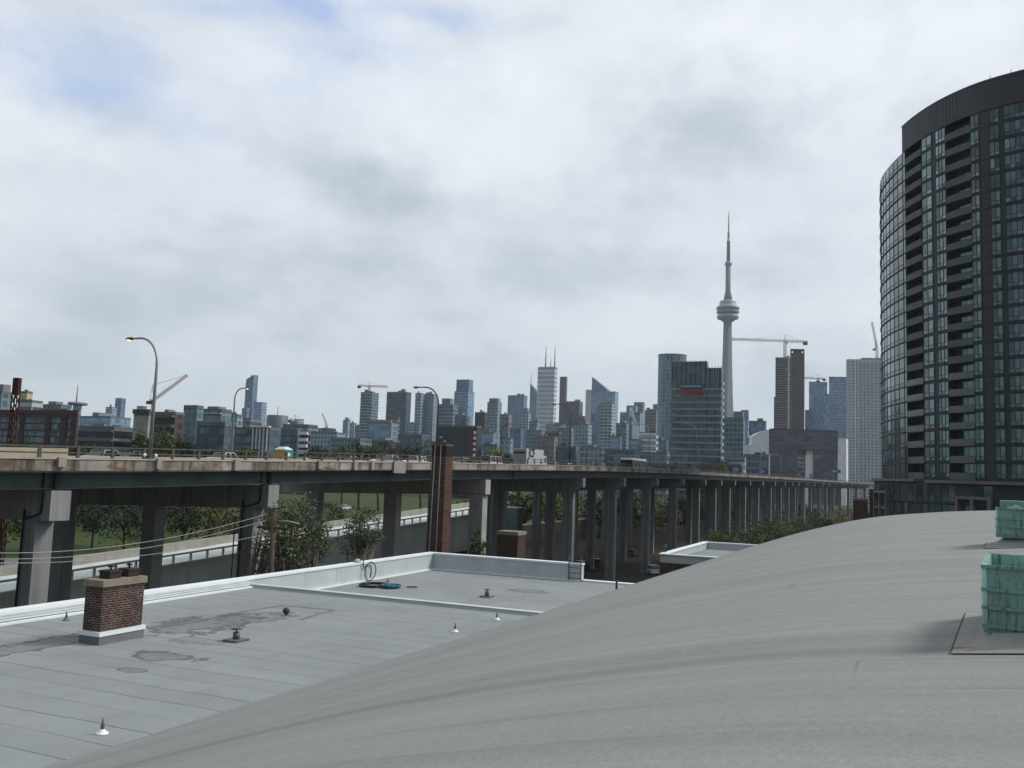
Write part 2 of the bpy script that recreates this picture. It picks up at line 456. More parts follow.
# ------------------------------------------------------------------ flat-roofed building with chimney
def mat_membrane():
    b = NB('roof_membrane'); uv = b.coord('UV')
    s = b.n('ShaderNodeSeparateXYZ'); b.l(uv, s.inputs[0])
    n0 = b.noise(uv, 0.35, 4, 0.5); n1 = b.noise(uv, 0.22, 6, 0.6); n2 = b.noise(uv, 30.0, 3, 0.7)
    n3 = b.noise(b.mapping(uv, (2.0, 0.15, 1)), 1.0, 4, 0.6)
    c = b.ramp(n1, [(0.3, (0.235, 0.258, 0.267)), (0.7, (0.305, 0.33, 0.338))])
    c = b.mix(b.math('MULTIPLY', n3, 0.35), c, (0.20, 0.215, 0.225))
    c = b.mix(b.ramp(n2, [(0.35, 0.0), (0.65, 0.22)]), c, (0.12, 0.128, 0.132))
    # lap seams of the felt, one every roll width, broken up
    u = b.math('ADD', b.math('DIVIDE', s.outputs[0], 1.08), b.math('MULTIPLY', n0, 0.34))
    seam = b.math('LESS_THAN', b.math('FRACT', u), 0.028)
    wr = b.n('ShaderNodeTexWhiteNoise'); wr.noise_dimensions = '1D'; b.l(b.math('FLOOR', u), wr.inputs['W'])
    c = b.mix(b.math('MULTIPLY', wr.outputs['Value'], 0.22), c, (0.16, 0.172, 0.18))
    grime = b.noise(b.mapping(uv, (0.5, 0.9, 1)), 1.0, 8, 0.68)
    c = b.mix(b.ramp(grime, [(0.5, 0.0), (0.72, 0.32)]), c, (0.13, 0.135, 0.135))
    brk = b.ramp(b.noise(b.mapping(uv, (0.9, 0.12, 1)), 1.0, 3, 0.5), [(0.36, 0.3), (0.55, 1.0)])
    c = b.mix(b.math('MULTIPLY', seam, brk), c, (0.05, 0.053, 0.056))
    # dried ponding stains
    wob = b.noise(uv, 1.3, 5, 0.6)
    for (px, py, ru, rv, k) in ((205, 624, 2.6, 1.5, 1.0), (255, 618, 1.8, 1.2, .75), (163, 656, 0.65, 1.2, 1.0), (131, 670, .3, .5, 1.0), (38, 645, 3.4, .8, 1.0),
                                (200, 641, .6, 1.0, .55), (528, 591, .8, 1.3, 1.0), (470, 604, 2.0, .7, .25)):
        p = uv_of(onz(px, py, 11.0 if px < 400 else 10.3))
        m = b.n('ShaderNodeVectorMath', operation='SUBTRACT'); b.l(uv, m.inputs[0]); m.inputs[1].default_value = (p[0], p[1], 0)
        sc2 = b.n('ShaderNodeVectorMath', operation='MULTIPLY'); b.l(m.outputs[0], sc2.inputs[0]); sc2.inputs[1].default_value = (1 / ru, 1 / rv, 0)
        ln = b.n('ShaderNodeVectorMath', operation='LENGTH'); b.l(sc2.outputs[0], ln.inputs[0])
        d = b.math('ADD', ln.outputs['Value'], b.math('MULTIPLY', b.math('SUBTRACT', wob, 0.5), 2.3))
        f = b.ramp(d, [(0.0, 0.35), (0.6, 0.3), (0.82, 0.9), (0.98, 0.55), (1.06, 0.0)])
        c = b.mix(b.math('MULTIPLY', f, k), c, (0.085, 0.085, 0.09))
    # dirty tide line of a former pond, following its old edge
    tide = [(165, 627), (205, 620), (242, 612), (285, 605.5), (333, 610), (300, 619.5)]
    pts = [uv_of(onz(x, y, 11.0)) for x, y in tide]
    dm = None
    wv = b.n('ShaderNodeVectorMath', operation='SCALE'); nn3 = b.n('ShaderNodeTexNoise'); b.l(uv, nn3.inputs['Vector']); nn3.inputs['Scale'].default_value = 1.6
    b.l(nn3.outputs['Color'], wv.inputs[0]); wv.inputs['Scale'].default_value = 0.45
    wuv = b.n('ShaderNodeVectorMath', operation='ADD'); b.l(uv, wuv.inputs[0]); b.l(wv.outputs[0], wuv.inputs[1])
    for (ax, ay), (bx, by) in zip(pts, pts[1:]):
        ax, ay, bx, by = ax + .22, ay + .22, bx + .22, by + .22
        l2 = (bx - ax) ** 2 + (by - ay) ** 2
        pa = b.n('ShaderNodeVectorMath', operation='SUBTRACT'); b.l(wuv.outputs[0], pa.inputs[0]); pa.inputs[1].default_value = (ax, ay, 0)
        flat = b.n('ShaderNodeVectorMath', operation='MULTIPLY'); b.l(pa.outputs[0], flat.inputs[0]); flat.inputs[1].default_value = (1, 1, 0)
        dt_ = b.n('ShaderNodeVectorMath', operation='DOT_PRODUCT'); b.l(flat.outputs[0], dt_.inputs[0]); dt_.inputs[1].default_value = ((bx - ax) / l2, (by - ay) / l2, 0)
        tcl = b.math('ADD', dt_.outputs['Value'], 0.0, None, True)
        sc3 = b.n('ShaderNodeVectorMath', operation='SCALE'); sc3.inputs[0].default_value = (bx - ax, by - ay, 0); b.l(tcl, sc3.inputs['Scale'])
        df = b.n('ShaderNodeVectorMath', operation='SUBTRACT'); b.l(flat.outputs[0], df.inputs[0]); b.l(sc3.outputs[0], df.inputs[1])
        ln = b.n('ShaderNodeVectorMath', operation='LENGTH'); b.l(df.outputs[0], ln.inputs[0])
        dm = ln.outputs['Value'] if dm is None else b.math('MINIMUM', dm, ln.outputs['Value'])
    c = b.mix(b.ramp(dm, [(0.0, 0.75), (0.09, 0.6), (0.17, 0.0)]), c, (0.085, 0.085, 0.09))
    b.bump(n2, 0.25, 0.01)
    return b.out(c, 0.9, 0.25)
def mat_vault():
    b = NB('granulated_roofing'); uv = b.coord('UV')
    s = b.n('ShaderNodeSeparateXYZ'); b.l(uv, s.inputs[0])
    n1 = b.noise(b.mapping(uv, (1.3, 0.06, 1)), 1.0, 6, 0.62)
    n2 = b.noise(uv, 0.25, 5, 0.6); n3 = b.noise(uv, 26.0, 4, 0.75); n4 = b.noise(uv, 5.0, 4, 0.6)
    n5 = b.noise(b.mapping(uv, (4.5, 0.25, 1)), 1.0, 4, 0.6)
    c = b.ramp(n1, [(0.32, (0.225, 0.241, 0.23)), (0.5, (0.285, 0.302, 0.288)), (0.68, (0.335, 0.347, 0.325))])
    c = b.mix(b.ramp(n2, [(0.4, 0.0), (0.7, 0.35)]), c, (0.255, 0.243, 0.215))
    c = b.mix(b.ramp(n5, [(0.52, 0.0), (0.75, 0.3)]), c, (0.155, 0.16, 0.153))
    c = b.mix(b.ramp(n3, [(0.3, 0.0), (0.7, 0.45)]), c, (0.105, 0.11, 0.106))
    c = b.mix(b.ramp(n4, [(0.5, 0.0), (0.75, 0.18)]), c, (0.36, 0.37, 0.35))
    t = b.n('ShaderNodeTexBrick')
    row = b.math('FLOOR', b.math('DIVIDE', s.outputs[0], 1.02)); wn_ = b.n('ShaderNodeTexWhiteNoise'); wn_.noise_dimensions = '1D'; b.l(row, wn_.inputs['W'])
    bv = b.n('ShaderNodeCombineXYZ'); b.l(b.math('ADD', s.outputs[1], b.math('MULTIPLY', wn_.outputs['Value'], 9.0)), bv.inputs[0]); b.l(s.outputs[0], bv.inputs[1])
    b.l(bv.outputs[0], t.inputs['Vector'])
    t.inputs['Scale'].default_value = 1.0; t.inputs['Brick Width'].default_value = 8.6; t.inputs['Row Height'].default_value = 1.02
    t.inputs['Mortar Size'].default_value = 0.012; t.inputs['Mortar Smooth'].default_value = 0.4; t.offset = 0.0
    c = b.mix(b.math('MULTIPLY', wn_.outputs['Value'], 0.26), c, (0.165, 0.175, 0.17))
    patch = b.noise(b.mapping(uv, (0.35, 0.12, 1)), 1.0, 7, 0.66)
    c = b.mix(b.ramp(patch, [(0.5, 0.0), (0.7, 0.3)]), c, (0.185, 0.178, 0.16))
    # one darker, dirt-holding lap
    lapw = b.math('ADD', s.outputs[0], b.math('MULTIPLY', b.noise(b.mapping(uv, (0.0, 0.25, 1)), 1.0, 3, 0.5), 0.5))
    lap = b.ramp(b.math('ABSOLUTE', b.math('SUBTRACT', lapw, 7.75)), [(0.0, 0.5), (0.10, 0.32), (0.32, 0.0)])
    c = b.mix(lap, c, (0.12, 0.125, 0.12))
    brk = b.ramp(b.noise(uv, 0.5, 3, 0.5), [(0.42, 0.03), (0.62, 0.55)])
    c = b.mix(b.math('MULTIPLY', t.outputs['Fac'], brk), c, (0.07, 0.073, 0.072))
    b.bump(b.math('ADD', b.math('MULTIPLY', n3, 0.7), n1), 0.35, 0.015)
    return b.out(c, 0.92, 0.25)
M_MEMB, M_VAULT = mat_membrane(), mat_vault()
M_WHITEMETAL = plain('white_coated_metal', (0.78, 0.82, 0.83), 0.5, 0.4, 0.0, 0.06, 0.8)
M_GREYMETAL = plain('pale_grey_flashing', (0.47, 0.52, 0.535), 0.5, 0.4, 0.0, 0.1, 0.7)
M_LEAD = plain('grey_felt_upstand', (0.16, 0.17, 0.18), 0.7)
M_REDBRICK = brick('red_brick', (0.085, 0.036, 0.029), (0.05, 0.024, 0.02), (0.13, 0.105, 0.09))
M_DARKBRICK = brick('chimney_brick', (0.095, 0.042, 0.036), (0.03, 0.02, 0.02), (0.20, 0.175, 0.155), 0.235, 0.08, 0.012, 0.65)
M_CONC = concrete('pier_concrete', (0.285, 0.293, 0.293), 0.65, 0.4)
M_CAPST = concrete('weathered_cap', (0.26, 0.23, 0.175), 0.3, 2.0)
M_BLACK = plain('black_rubber', (0.012, 0.012, 0.014), 0.5)
M_DKMETAL = plain('dark_steel', (0.045, 0.047, 0.05), 0.5, 0.4)

ZF, ZL, ZP = 11.0, 10.3, 11.45
VP_, VS_ = 29.9, 14.4            # inner face of the left parapet / vault springing line
UD, UE = 37.2, 56.5              # divider curb / far parapet
fb = thing('flat_roof_building', 'low brick building with grey felt flat roof, white parapet and small chimney', 'building', W(20, 22, 0))
mb = MB(); uvbox(mb, -14, UE + 0.6, VS_ + 0.1, VP_ + 0.6, 0, ZL - 0.35)
mb.build('wall', M_REDBRICK, fb)
def roofquad(mb, u0, u1, v0, v1, z, nu=1):
    pts = [W(u0, v0, z), W(u1, v0, z), W(u1, v1, z), W(u0, v1, z)]
    mb.poly(pts, [(u0, v0), (u1, v0), (u1, v1), (u0, v1)])
mb = MB(); roofquad(mb, -14, UD, VS_ - 0.3, VP_, ZF); roofquad(mb, UD, UE, VS_ - 0.3, VP_, ZL)
mb.poly([W(UD, VS_ - .3, ZL), W(UD, VP_, ZL), W(UD, VP_, ZF), W(UD, VS_ - .3, ZF)][::-1])
rf = mb.build('flat_roof', M_MEMB, fb)
# divider curb between the two roof levels
mb = MB(); uvbox(mb, UD - 0.22, UD + 0.16, VS_ - 0.2, VP_, ZF - 0.75, ZF + 0.13); uvbox(mb, UD - 0.3, UD - 0.22, VS_ - .2, VP_, ZF, ZF + .05)
mb.build('divider_curb', M_GREYMETAL, fb, 0.02)
mb = MB(); uvbox(mb, UD - 0.245, UD + 0.19, VS_ - 0.2, VP_ - 0.01, ZF + 0.133, ZF + 0.16)
mb.build('curb_coping', plain('pale_curb_metal', (.5, .53, .54), .5), fb)
# left parapet: wall, stepped metal facing, coping
mb = MB()
uvbox(mb, -14, UE + 0.5, VP_ + 0.002, VP_ + 0.5, ZL - 0.35, ZP - 0.1)
uvbox(mb, UE + 0.002, UE + 0.5, 19.0, VP_, ZL - 0.35, ZP - 0.1)
mb.build('parapet', M_GREYMETAL, fb)
mb = MB()
uvbox(mb, -14, UE + 0.55, VP_ - 0.05, VP_ + 0.58, ZP - 0.1, ZP)
uvbox(mb, UE - 0.05, UE + 0.55, 18.95, VP_ - 0.052, ZP - 0.1, ZP)
mb.build('parapet_coping', M_WHITEMETAL, fb, 0.02)
mb = MB()
for i in range(3):
    z = ZF + 0.12 + i * 0.085
    uvbox(mb, -14, UD - 0.3, VP_ - 0.18 + i * 0.05, VP_ - 0.002, z, z + 0.07)
for u in [UD + 1.5 + 3.0 * i for i in range(6)]: uvbox(mb, u, u + 0.025, VP_ - 0.012, VP_ - 0.002, ZL + .1, ZP - .1)
for v in [20.5 + 2.4 * i for i in range(4)]: uvbox(mb, UE - .012, UE - .002, v, v + 0.025, ZL + .1, ZP - .1)
mb.build('metal_facing', plain('pale_facing', (0.60, 0.65, 0.665), 0.5, 0.4, 0, .08), fb)
mb = MB()
uvbox(mb, -14, UD - 0.3, VP_ - 0.34, VP_ - 0.003, ZF + 0.002, ZF + 0.085)
uvbox(mb, UD + 0.2, UE - 0.004, VP_ - 0.16, VP_ - 0.003, ZL + 0.002, ZL + 0.075)
uvbox(mb, UE - 0.16, UE - 0.003, 19.0, VP_ - 0.165, ZL + 0.002, ZL + 0.075)
uvbox(mb, UE - 0.02, UE + 0.5, VS_ - 0.3, 18.94, ZL - 0.3, ZL + 0.12)
mb.build('cant_strip', M_WHITEMETAL, fb)
# brick chimney standing on the flat roof
cc = onz(98.8, 645, ZF); cu, cv = uv_of(cc)
CU, CV = 1.78, 0.78
ch = MB(); ch.prism([W(cu, cv), W(cu + CU, cv), W(cu + CU, cv + CV), W(cu, cv + CV)], ZF + 0.3, ZF + 1.86)
cho = ch.build('chimney', M_DARKBRICK, fb)
mb = MB(); uvbox(mb, cu - 0.06, cu + CU + 0.06, cv - 0.06, cv + CV + 0.06, ZF + 1.862, ZF + 2.08); mb.build('chimney_cap', M_CAPST, cho, 0.03)
mb = MB(); uvbox(mb, cu - 0.07, cu + CU + 0.07, cv - 0.07, cv + CV + 0.07, ZF + 0.002, ZF + 0.27); mb.build('felt_upstand', M_LEAD, cho, 0.02)
mb = MB(); uvbox(mb, cu - 0.1, cu + CU + 0.1, cv - 0.1, cv + CV + 0.1, ZF + 0.272, ZF + 0.41); mb.build('white_flashing', M_WHITEMETAL, cho, 0.015)
M_CLAY = plain('sooty_clay', (0.045, 0.032, 0.028), 0.9)
for du in (0.62, 1.42):
    mb = MB(); q = W(cu + du, cv + CV / 2, ZF + 2.085)
    mb.box(q, A2, B2, 0.24, 0.24, q.z, q.z + 0.27); mb.box(q, A2, B2, 0.27, 0.27, q.z + 0.2, q.z + 0.252)
    mb.build('chimney_pot', M_CLAY, cho, 0.02)
    mb = MB(); mb.tube([q + UP * .27, q + UP * .36], 0.035, 8); mb.lathe(q + UP * .36, [(0.11, 0), (0.09, .05), (0.02, .10)], 10)
    mb.build('cowl', M_BLACK, cho)

# ------------------------------------------------------------------ vaulted building the photograph is taken from
PROF = [(-30, 14.0), (-24, 7.6), (-18, 3.9), (-12, 1.75), (-9, 1.1), (-6, 0.78), (-3.6, 0.84), (-1, 1.08), (1.3, 1.42), (3.9, 2.12), (6.45, 3.0), (9.2, 4.05), (11.8, 5.05), (14.4, 6.05)]
def vdrop(v):
    P = PROF
    for i in range(len(P) - 1):
        if P[i][0] <= v <= P[i + 1][0] or i == len(P) - 2:
            x0, y0 = P[i]; x1, y1 = P[i + 1]
            m0 = (P[i + 1][1] - P[max(i - 1, 0)][1]) / (P[i + 1][0] - P[max(i - 1, 0)][0])
            j = min(i + 2, len(P) - 1); m1 = (P[j][1] - P[i][1]) / (P[j][0] - P[i][0])
            h = x1 - x0; t = (v - x0) / h
            return (2 * t ** 3 - 3 * t * t + 1) * y0 + (t ** 3 - 2 * t * t + t) * h * m0 + (-2 * t ** 3 + 3 * t * t) * y1 + (t ** 3 - t * t) * h * m1
def vault_z(v): return CAM.z - vdrop(v)
def vault_k(u, v): return 0.004 * math.sin(u * 2.4 + v * 0.4) + 0.010 * math.sin(u * 0.9 - v * 0.23)
UV0, UV1 = -9.0, 47.0
vb = thing('vaulted_building', 'long building with a grey granulated barrel vault roof in the foreground', 'building', W(20, 0, 0))
mb = MB()
vs_ = [-30 + 44.4 * i / 192 for i in range(193)]
NU = 112
base = 0
for i in range(NU + 1):
    u = UV0 + (UV1 - UV0) * i / NU
    for v in vs_:
        # the felt does not lie dead flat
        k = vault_k(u, v)
        mb.v.append(W(u, v * (1 + .085 * max(0, min(1, (47 - u) / 35))) if v > 3 else v + 0 if v <= 0 else v * (1 + .085 * (v / 3) ** 2 * max(0, min(1, (47 - u) / 35))), vault_z(v) + k))
n = len(vs_)
for i in range(NU):
    for j in range(n - 1):
        a = i * n + j
        mb.f.append((a, a + n, a + n + 1, a + 1))
        u0 = UV0 + (UV1 - UV0) * i / NU; u1 = UV0 + (UV1 - UV0) * (i + 1) / NU
        mb.uv.append([(u0, vs_[j]), (u1, vs_[j]), (u1, vs_[j + 1]), (u0, vs_[j + 1])]); mb.mi.append(0); mb.sm.append(True)
mb.build('vault_roof', M_VAULT, vb)
mb = MB()
for a, b_ in zip(vs_, vs_[1:]):
    mb.poly([W(UV1 + .01, a, 0), W(UV1 + .01, b_, 0), W(UV1 + .01, b_, vault_z(b_) - .02), W(UV1 + .01, a, vault_z(a) - .02)], [(a, 0), (b_, 0), (b_, vault_z(b_)), (a, vault_z(a))])
mb.build('gable_wall', M_REDBRICK, vb)
# ------------------------------------------------------------------ copper ventilators on the vault ridge
def mat_copper():
    b = NB('green_copper'); v = b.coord()
    n1 = b.noise(v, 3.0, 6, 0.6); st = b.noise(b.mapping(v, (34, 34, 3.2)), 1.0, 5, 0.65); n2 = b.noise(v, 40, 3, 0.6)
    c = b.ramp(n1, [(0.3, (0.16, 0.285, 0.255)), (0.55, (0.225, 0.385, 0.345)), (0.75, (0.32, 0.50, 0.45))])
    zz = b.n('ShaderNodeSeparateXYZ'); b.l(v, zz.inputs[0])
    c = b.mix(b.ramp(st, [(0.5, 0.0), (0.66, 0.85)]), c, (0.05, 0.08, 0.08))
    c = b.mix(b.ramp(n2, [(0.5, 0.0), (0.8, 0.3)]), c, (0.03, 0.08, 0.07))
    b.bump(n2, 0.2, 0.01)
    return b.out(c, 0.75, 0.3)
M_COP = mat_copper(); M_COPL = plain('pale_verdigris', (0.40, 0.62, 0.56), 0.75, 0.3, 0, 0.15, 4)
M_RUST = None
def mat_flash():
    b = NB('rust_stained_felt'); v = b.coord()
    n = b.noise(b.mapping(v, (2.2, 5.0, 1)), 1.0, 4, 0.6); n2 = b.noise(v, 30, 3, .7)
    c = b.mix(b.ramp(n, [(0.56, 0.0), (0.68, 0.8)]), (0.29, 0.30, 0.28), (0.22, 0.13, 0.045))
    c = b.mix(b.ramp(n2, [(0.3, 0.0), (0.7, 0.3)]), c, (0.1, 0.1, 0.1))
    return b.out(c, 0.9, 0.2)
M_FLASH = mat_flash()
def ventilator(corner, width, length, z0, z1, label, peaks):
    """corner: front left foot of the casing (u, v); the casing runs towards -v and +u"""
    u0, v0 = corner; u1, v1 = u0 + length, v0 - width
    O = W(u0, v0); rt_ = Matrix.Rotation(math.radians(-6.0), 3, 'Z'); Ar, Br = rt_ @ A2, rt_ @ B2
    def W_(u, v, z=0.0): return O + Ar * (u - u0) + Br * (v - v0) + UP * z
    def uvbox_(mb, ua, ub, va, vb2, z0_, z1_): mb.box(W_((ua + ub) / 2, (va + vb2) / 2), Ar, Br, abs(ub - ua) / 2, abs(vb2 - va) / 2, z0_, z1_)
    t = thing('roof_ventilator', label, 'roof ventilator', W_((u0 + u1) / 2, (v0 + v1) / 2, z0), 'green copper ventilators on the vault ridge')
    mb = MB(); th = 0.025
    for (a, b_, c, d) in ((u0, u0 + th, v1, v0), (u1 - th, u1, v1, v0), (u0 + th, u1 - th, v0 - th, v0), (u0 + th, u1 - th, v1, v1 + th)):
        uvbox_(mb, a, b_, c, d, z0, z1)
    mb.build('casing', M_COP, t)
    mb = MB(); H = z1 - z0
    for f in (0.10, 0.37, 0.64, 0.985):
        z = z0 + H * f; r = 0.014
        for (a, b_, c, d) in ((u0 - r, u0, v1, v0), (u0 - r, u1 + r, v0, v0 + r), (u1, u1 + r, v1, v0)):
            uvbox_(mb, a, b_, c, d, z - 0.012, z + 0.012)
    mb.build('rib', M_COP, t, 0.004)
    mb = MB()      # folded lining of the front left corner, paler
    mb.tube([W_(u0 + .01, v0 - .01, z0 + .02), W_(u0 + .01, v0 - .01, z1 + .005)], 0.022, 8)
    mb.build('corner_bead', M_COPL, t)
    mb = MB()      # sloped inner roof
    zi, zt = z0 + H * 0.72, z1 + 0.02
    cu_, cv_ = (u0 + u1) / 2, (v0 + v1) / 2
    q = [W_(u0 + .09, v0 - .12, zi), W_(u0 + .09, v1 + .12, zi), W_(u1 - .09, v1 + .12, zi), W_(u1 - .09, v0 - .12, zi)]
    top = [W_(u0 + .25, cv_, zt), W_(u1 - .25, cv_, zt)]
    mb.poly([q[0], q[1], top[0]]); mb.poly([q[1], q[2], top[1], top[0]]); mb.poly([q[2], q[3], top[1]]); mb.poly([q[3], q[0], top[0], top[1]])
    mb.build('inner_hood', M_COPL, t)
    if peaks:
        mb = MB()
        for du in (0.12, length * 0.62):
            for k in range(3):
                vc_ = v0 - 0.32 - k * 0.42
                pl = [W_(u0 + du, vc_ + .17, z1), W_(u0 + du, vc_ - .17, z1), W_(u0 + du, vc_, z1 + .075)]
                pl2 = [p + Ar * 0.12 for p in pl]
                mb.poly(pl); mb.poly(pl2[::-1])
                for i in range(3): mb.poly([pl[i], pl2[i], pl2[(i + 1) % 3], pl[(i + 1) % 3]])
        mb.build('peaked_cap', M_COPL, t)
        mb = MB(); uvbox_(mb, u0 + .3, u1, v1 + .1, v0 - .06, z1 - .02, z1 + 0.14); mb.build('louvre_box', M_COP, t)
    mb = MB(); uvbox_(mb, u0 + .18, u1 - .18, v1 + .18, v0 - .16, vault_z(v0 - .3) - 0.15, z0 + 0.02)
    mb.build('base_curb', M_BLACK, t)
    mb = MB()      # felt skirt dressed up to the curb
    def on(u, v, dz=.03):
        p = W_(u, v); q = uv_of(p); p.z = vault_z(q[1]) + vault_k(*q) + dz - .02; return p
    a0, a1, b0, b1 = u0 - 0.5, u1 + 0.2, v1 - 0.1, v0 + 0.2
    nu_, nv_ = 6, 8
    for i in range(nu_):
        for k in range(nv_):
            ua, ub = a0 + (a1 - a0) * i / nu_, a0 + (a1 - a0) * (i + 1) / nu_
            va, vb2 = b0 + (b1 - b0) * k / nv_, b0 + (b1 - b0) * (k + 1) / nv_
            mb.poly([on(ua, va), on(ub, va), on(ub, vb2), on(ua, vb2)])
    e0, e1, e2, e3 = u0 - .28, u0 + .18, v0 + .1, v0 - .16
    f0, f1 = v1 - .05, v1 + .16
    for i in range(6):     # soft cove up to the curb, front and left
        t0, t1 = i / 6, (i + 1) / 6
        z0_, z1_ = .032 + .17 * t0 ** 2, .032 + .17 * t1 ** 2
        ua, ub, va, vb2 = e0 + (e1 - e0) * t0, e0 + (e1 - e0) * t1, e2 + (e3 - e2) * t0, e2 + (e3 - e2) * t1
        mb.poly([on(ua, va, z0_), on(ua, f0, z0_), on(ub, f1, z1_), on(ub, vb2, z1_)], None, 0, True)
        mb.poly([on(ua, va, z0_), on(ub, vb2, z1_), on(a1 - .1, vb2, z1_), on(a1, va, z0_)], None, 0, True)
    mb.build('felt_skirt', M_FLASH, t)
    for (ua, ub, va, vb2) in ((a0 - .004, a0 + .004, b0, b1), (a0, a1, b1 - .004, b1 + .004)):
        mb = MB(); n9 = 10
        for i in range(n9):
            if ub - ua < .1:
                p_, q_ = va + (vb2 - va) * i / n9, va + (vb2 - va) * (i + 1) / n9; r = (on(ua, p_, .034), on(ub, p_, .034), on(ub, q_, .034), on(ua, q_, .034))
            else:
                p_, q_ = ua + (ub - ua) * i / n9, ua + (ub - ua) * (i + 1) / n9; r = (on(p_, va, .034), on(q_, va, .034), on(q_, vb2, .034), on(p_, vb2, .034))
            mb.poly(r)
        mb.build('skirt_edge', plain('bitumen', (0.03, 0.03, 0.032), 0.8), t)
    return t
pA = at(984, 632, 6.9); pB = at(996.5, 537, 17.0)
ventilator(uv_of(pA), 1.3, 1.5, pA.z, at(984, 565, 6.9).z, 'green copper roof ventilator with open top, nearest to the photographer', False)
ventilator(uv_of(pB), 1.3, 1.25, pB.z, at(996.5, 508, 17.0).z, 'green copper roof ventilator with peaked caps, farther along the ridge', True)

# ------------------------------------------------------------------ small fittings on the flat roof
M_VENT = plain('weathered_metal', (0.12, 0.12, 0.125), 0.5, 0.4)
def pipe_vent(px, py, z, label, h=0.35, pale=True):
    p = onz(px, py, z)
    t = thing('pipe_vent', label, 'roof vent', p, 'small pipe vents on the flat roof')
    mb = MB(); mb.lathe(p, [(0.15, 0.003), (0.13, .03), (0.06, .08), (0.05, .11)], 14); mb.build('flashing_boot', M_WHITEMETAL if pale else M_VENT, t)
    mb = MB(); mb.tube([p + UP * .08, p + UP * h * .6, p + UP * h], [0.05, 0.036, 0.012], 10); mb.build('vent_pipe', M_VENT, t)
pipe_vent(66, 620.5, ZF, 'dark pipe vent standing left of the brick chimney', 0.36, False)
pipe_vent(102, 734, ZF, 'pipe vent with pale boot, nearest one on the seamed felt')
pipe_vent(455, 632, ZF, 'pipe vent with pale boot, nearer of two beside the vault')
pipe_vent(497, 620, ZF, 'pipe vent with pale boot, just before the divider curb')
pipe_vent(321, 586, ZL, 'little dark vent against the parapet past the divider curb', 0.25, False)
pipe_vent(388, 582, ZL, 'little dark vent behind the blue coil', 0.25, False)
p = onz(286, 615, ZF); t = thing('ball_vent', 'round dark ball vent inside the stained rectangle on the felt', 'roof vent', p)
mb = MB(); mb.tube([p, p + UP * .16], 0.06, 10); mb.build('stem', M_VENT, t)
mb = MB(); mb.ball(p + UP * .17, .15, .15, .14, 14); mb.build('ball', plain('dark_ball', (0.05, .05, .055), .4), t)
def square_vent(px, py, z, label, s=1.0):
    p = onz(px, py, z); t = thing('square_vent', label, 'roof vent', p, 'plate based vents on the flat roof')
    mb = MB(); mb.box(p, A2, B2, .34 * s, .3 * s, z + .003, z + .07); mb.build('base_plate', M_VENT, t, .01)
    mb = MB(); mb.tube([p + UP * .07, p + UP * .3], .12 * s, 12); mb.build('collar', M_VENT, t)
    mb = MB(); mb.tube([p + UP * .3, p + UP * .4], .03, 8); mb.lathe(p + UP * .4, [(.2 * s, 0), (.2 * s, .02), (.05, .04)], 14); mb.build('rain_cap', M_DKMETAL, t)
square_vent(236, 641, ZF, 'capped vent on a square plate near the pond stains')
square_vent(487, 597, ZL, 'capped vent on a square plate beyond the divider curb', 1.0)
# hose coil with its riser over the parapet
p = onz(375, 586.5, ZL)
t = thing('hose_coil', 'black hose coiled on the roof with its end over the parapet', 'hose', p)
mb = MB()
pts = []
for i in range(150):
    q = i / 150 * 2 * PI * 5
    rr = 0.95 + .12 * math.sin(i * .21)
    pts.append(p + A2 * (rr * math.cos(q) * 0.95 + .05 * math.sin(i)) + B2 * (rr * math.sin(q) * .8) + UP * (.04 + .02 * (i / 30)))
mb.tube(pts, 0.035, 7)
mb.build('coil', M_BLACK, t)
mb = MB(); c0 = onz(370, 581, ZL)
mb.tube([c0 + A2 * (.62 * math.cos(q)) + UP * (.58 + .55 * math.sin(q)) for q in [PI * 2 * i / 28 - PI / 2 for i in range(29)]], .03, 7)
mb.build('standing_loop', M_BLACK, t)
mb = MB(); uu = uv_of(onz(367, 583, ZL))[0] + .3
mb.tube(catmull([c0 + UP * .2, c0 + UP * .9, W(uu, VP_ - .1, ZL + .9), W(uu, VP_ - .1, ZP + .1), W(uu, VP_ + .2, ZP + .12), W(uu, VP_ + .65, ZP - .1), W(uu, VP_ + .7, ZP - 2)], 6), .03, 7)
mb.build('riser', M_BLACK, t)
mb = MB(); q = W(uu - .2, VP_ + .2, ZP + .003); mb.lathe(q, [(.22, 0), (.2, .12), (.12, .2), (.03, .22)], 12)
tag(mb.build('hose_protector', plain('pale_rubber', (.4, .42, .42), .6)), 'pale grey pad on the parapet where the hose crosses', 'pad')
mb = MB(); p = onz(391, 588, ZL)
for k in range(4): mb.tube([p + A2 * ((.5 + .04 * k) * math.cos(x)) + B2 * ((.42 + .04 * k) * math.sin(x)) + UP * (.05 + .035 * k) for x in [2 * PI * i / 24 for i in range(25)]], .045, 6)
tag(mb.build('blue_rope', plain('blue_rope', (0.035, 0.14, 0.20), .7)), 'blue rope coil lying beside the black hose', 'rope')
mb = MB(); p = onz(412, 587.5, ZL)
mb.tube([p + A2 * (.3 * math.cos(x)) + B2 * (.3 * math.sin(x)) + UP * .03 for x in [2 * PI * i / 24 for i in range(25)]], .025, 6)
tag(mb.build('rubber_ring', plain('grey_ring', (.1, .1, .1), .7)), 'thin grey ring lying alone on the lower roof', 'ring')
mb = MB(); vq = uv_of(at(572, 575, 59))[1]
t = thing('roof_ladder', 'short dark ladder fixed at the end of the far parapet', 'ladder', W(UE - .08, vq, ZL))
for dv, nm_ in ((.42, 'rail'), (-.42, 'rail')):
    mb = MB(); mb.tube([W(UE - .1, vq + dv, ZL - .05), W(UE - .1, vq + dv, ZP + .45)], .03, 6); mb.build(nm_, M_DKMETAL, t)
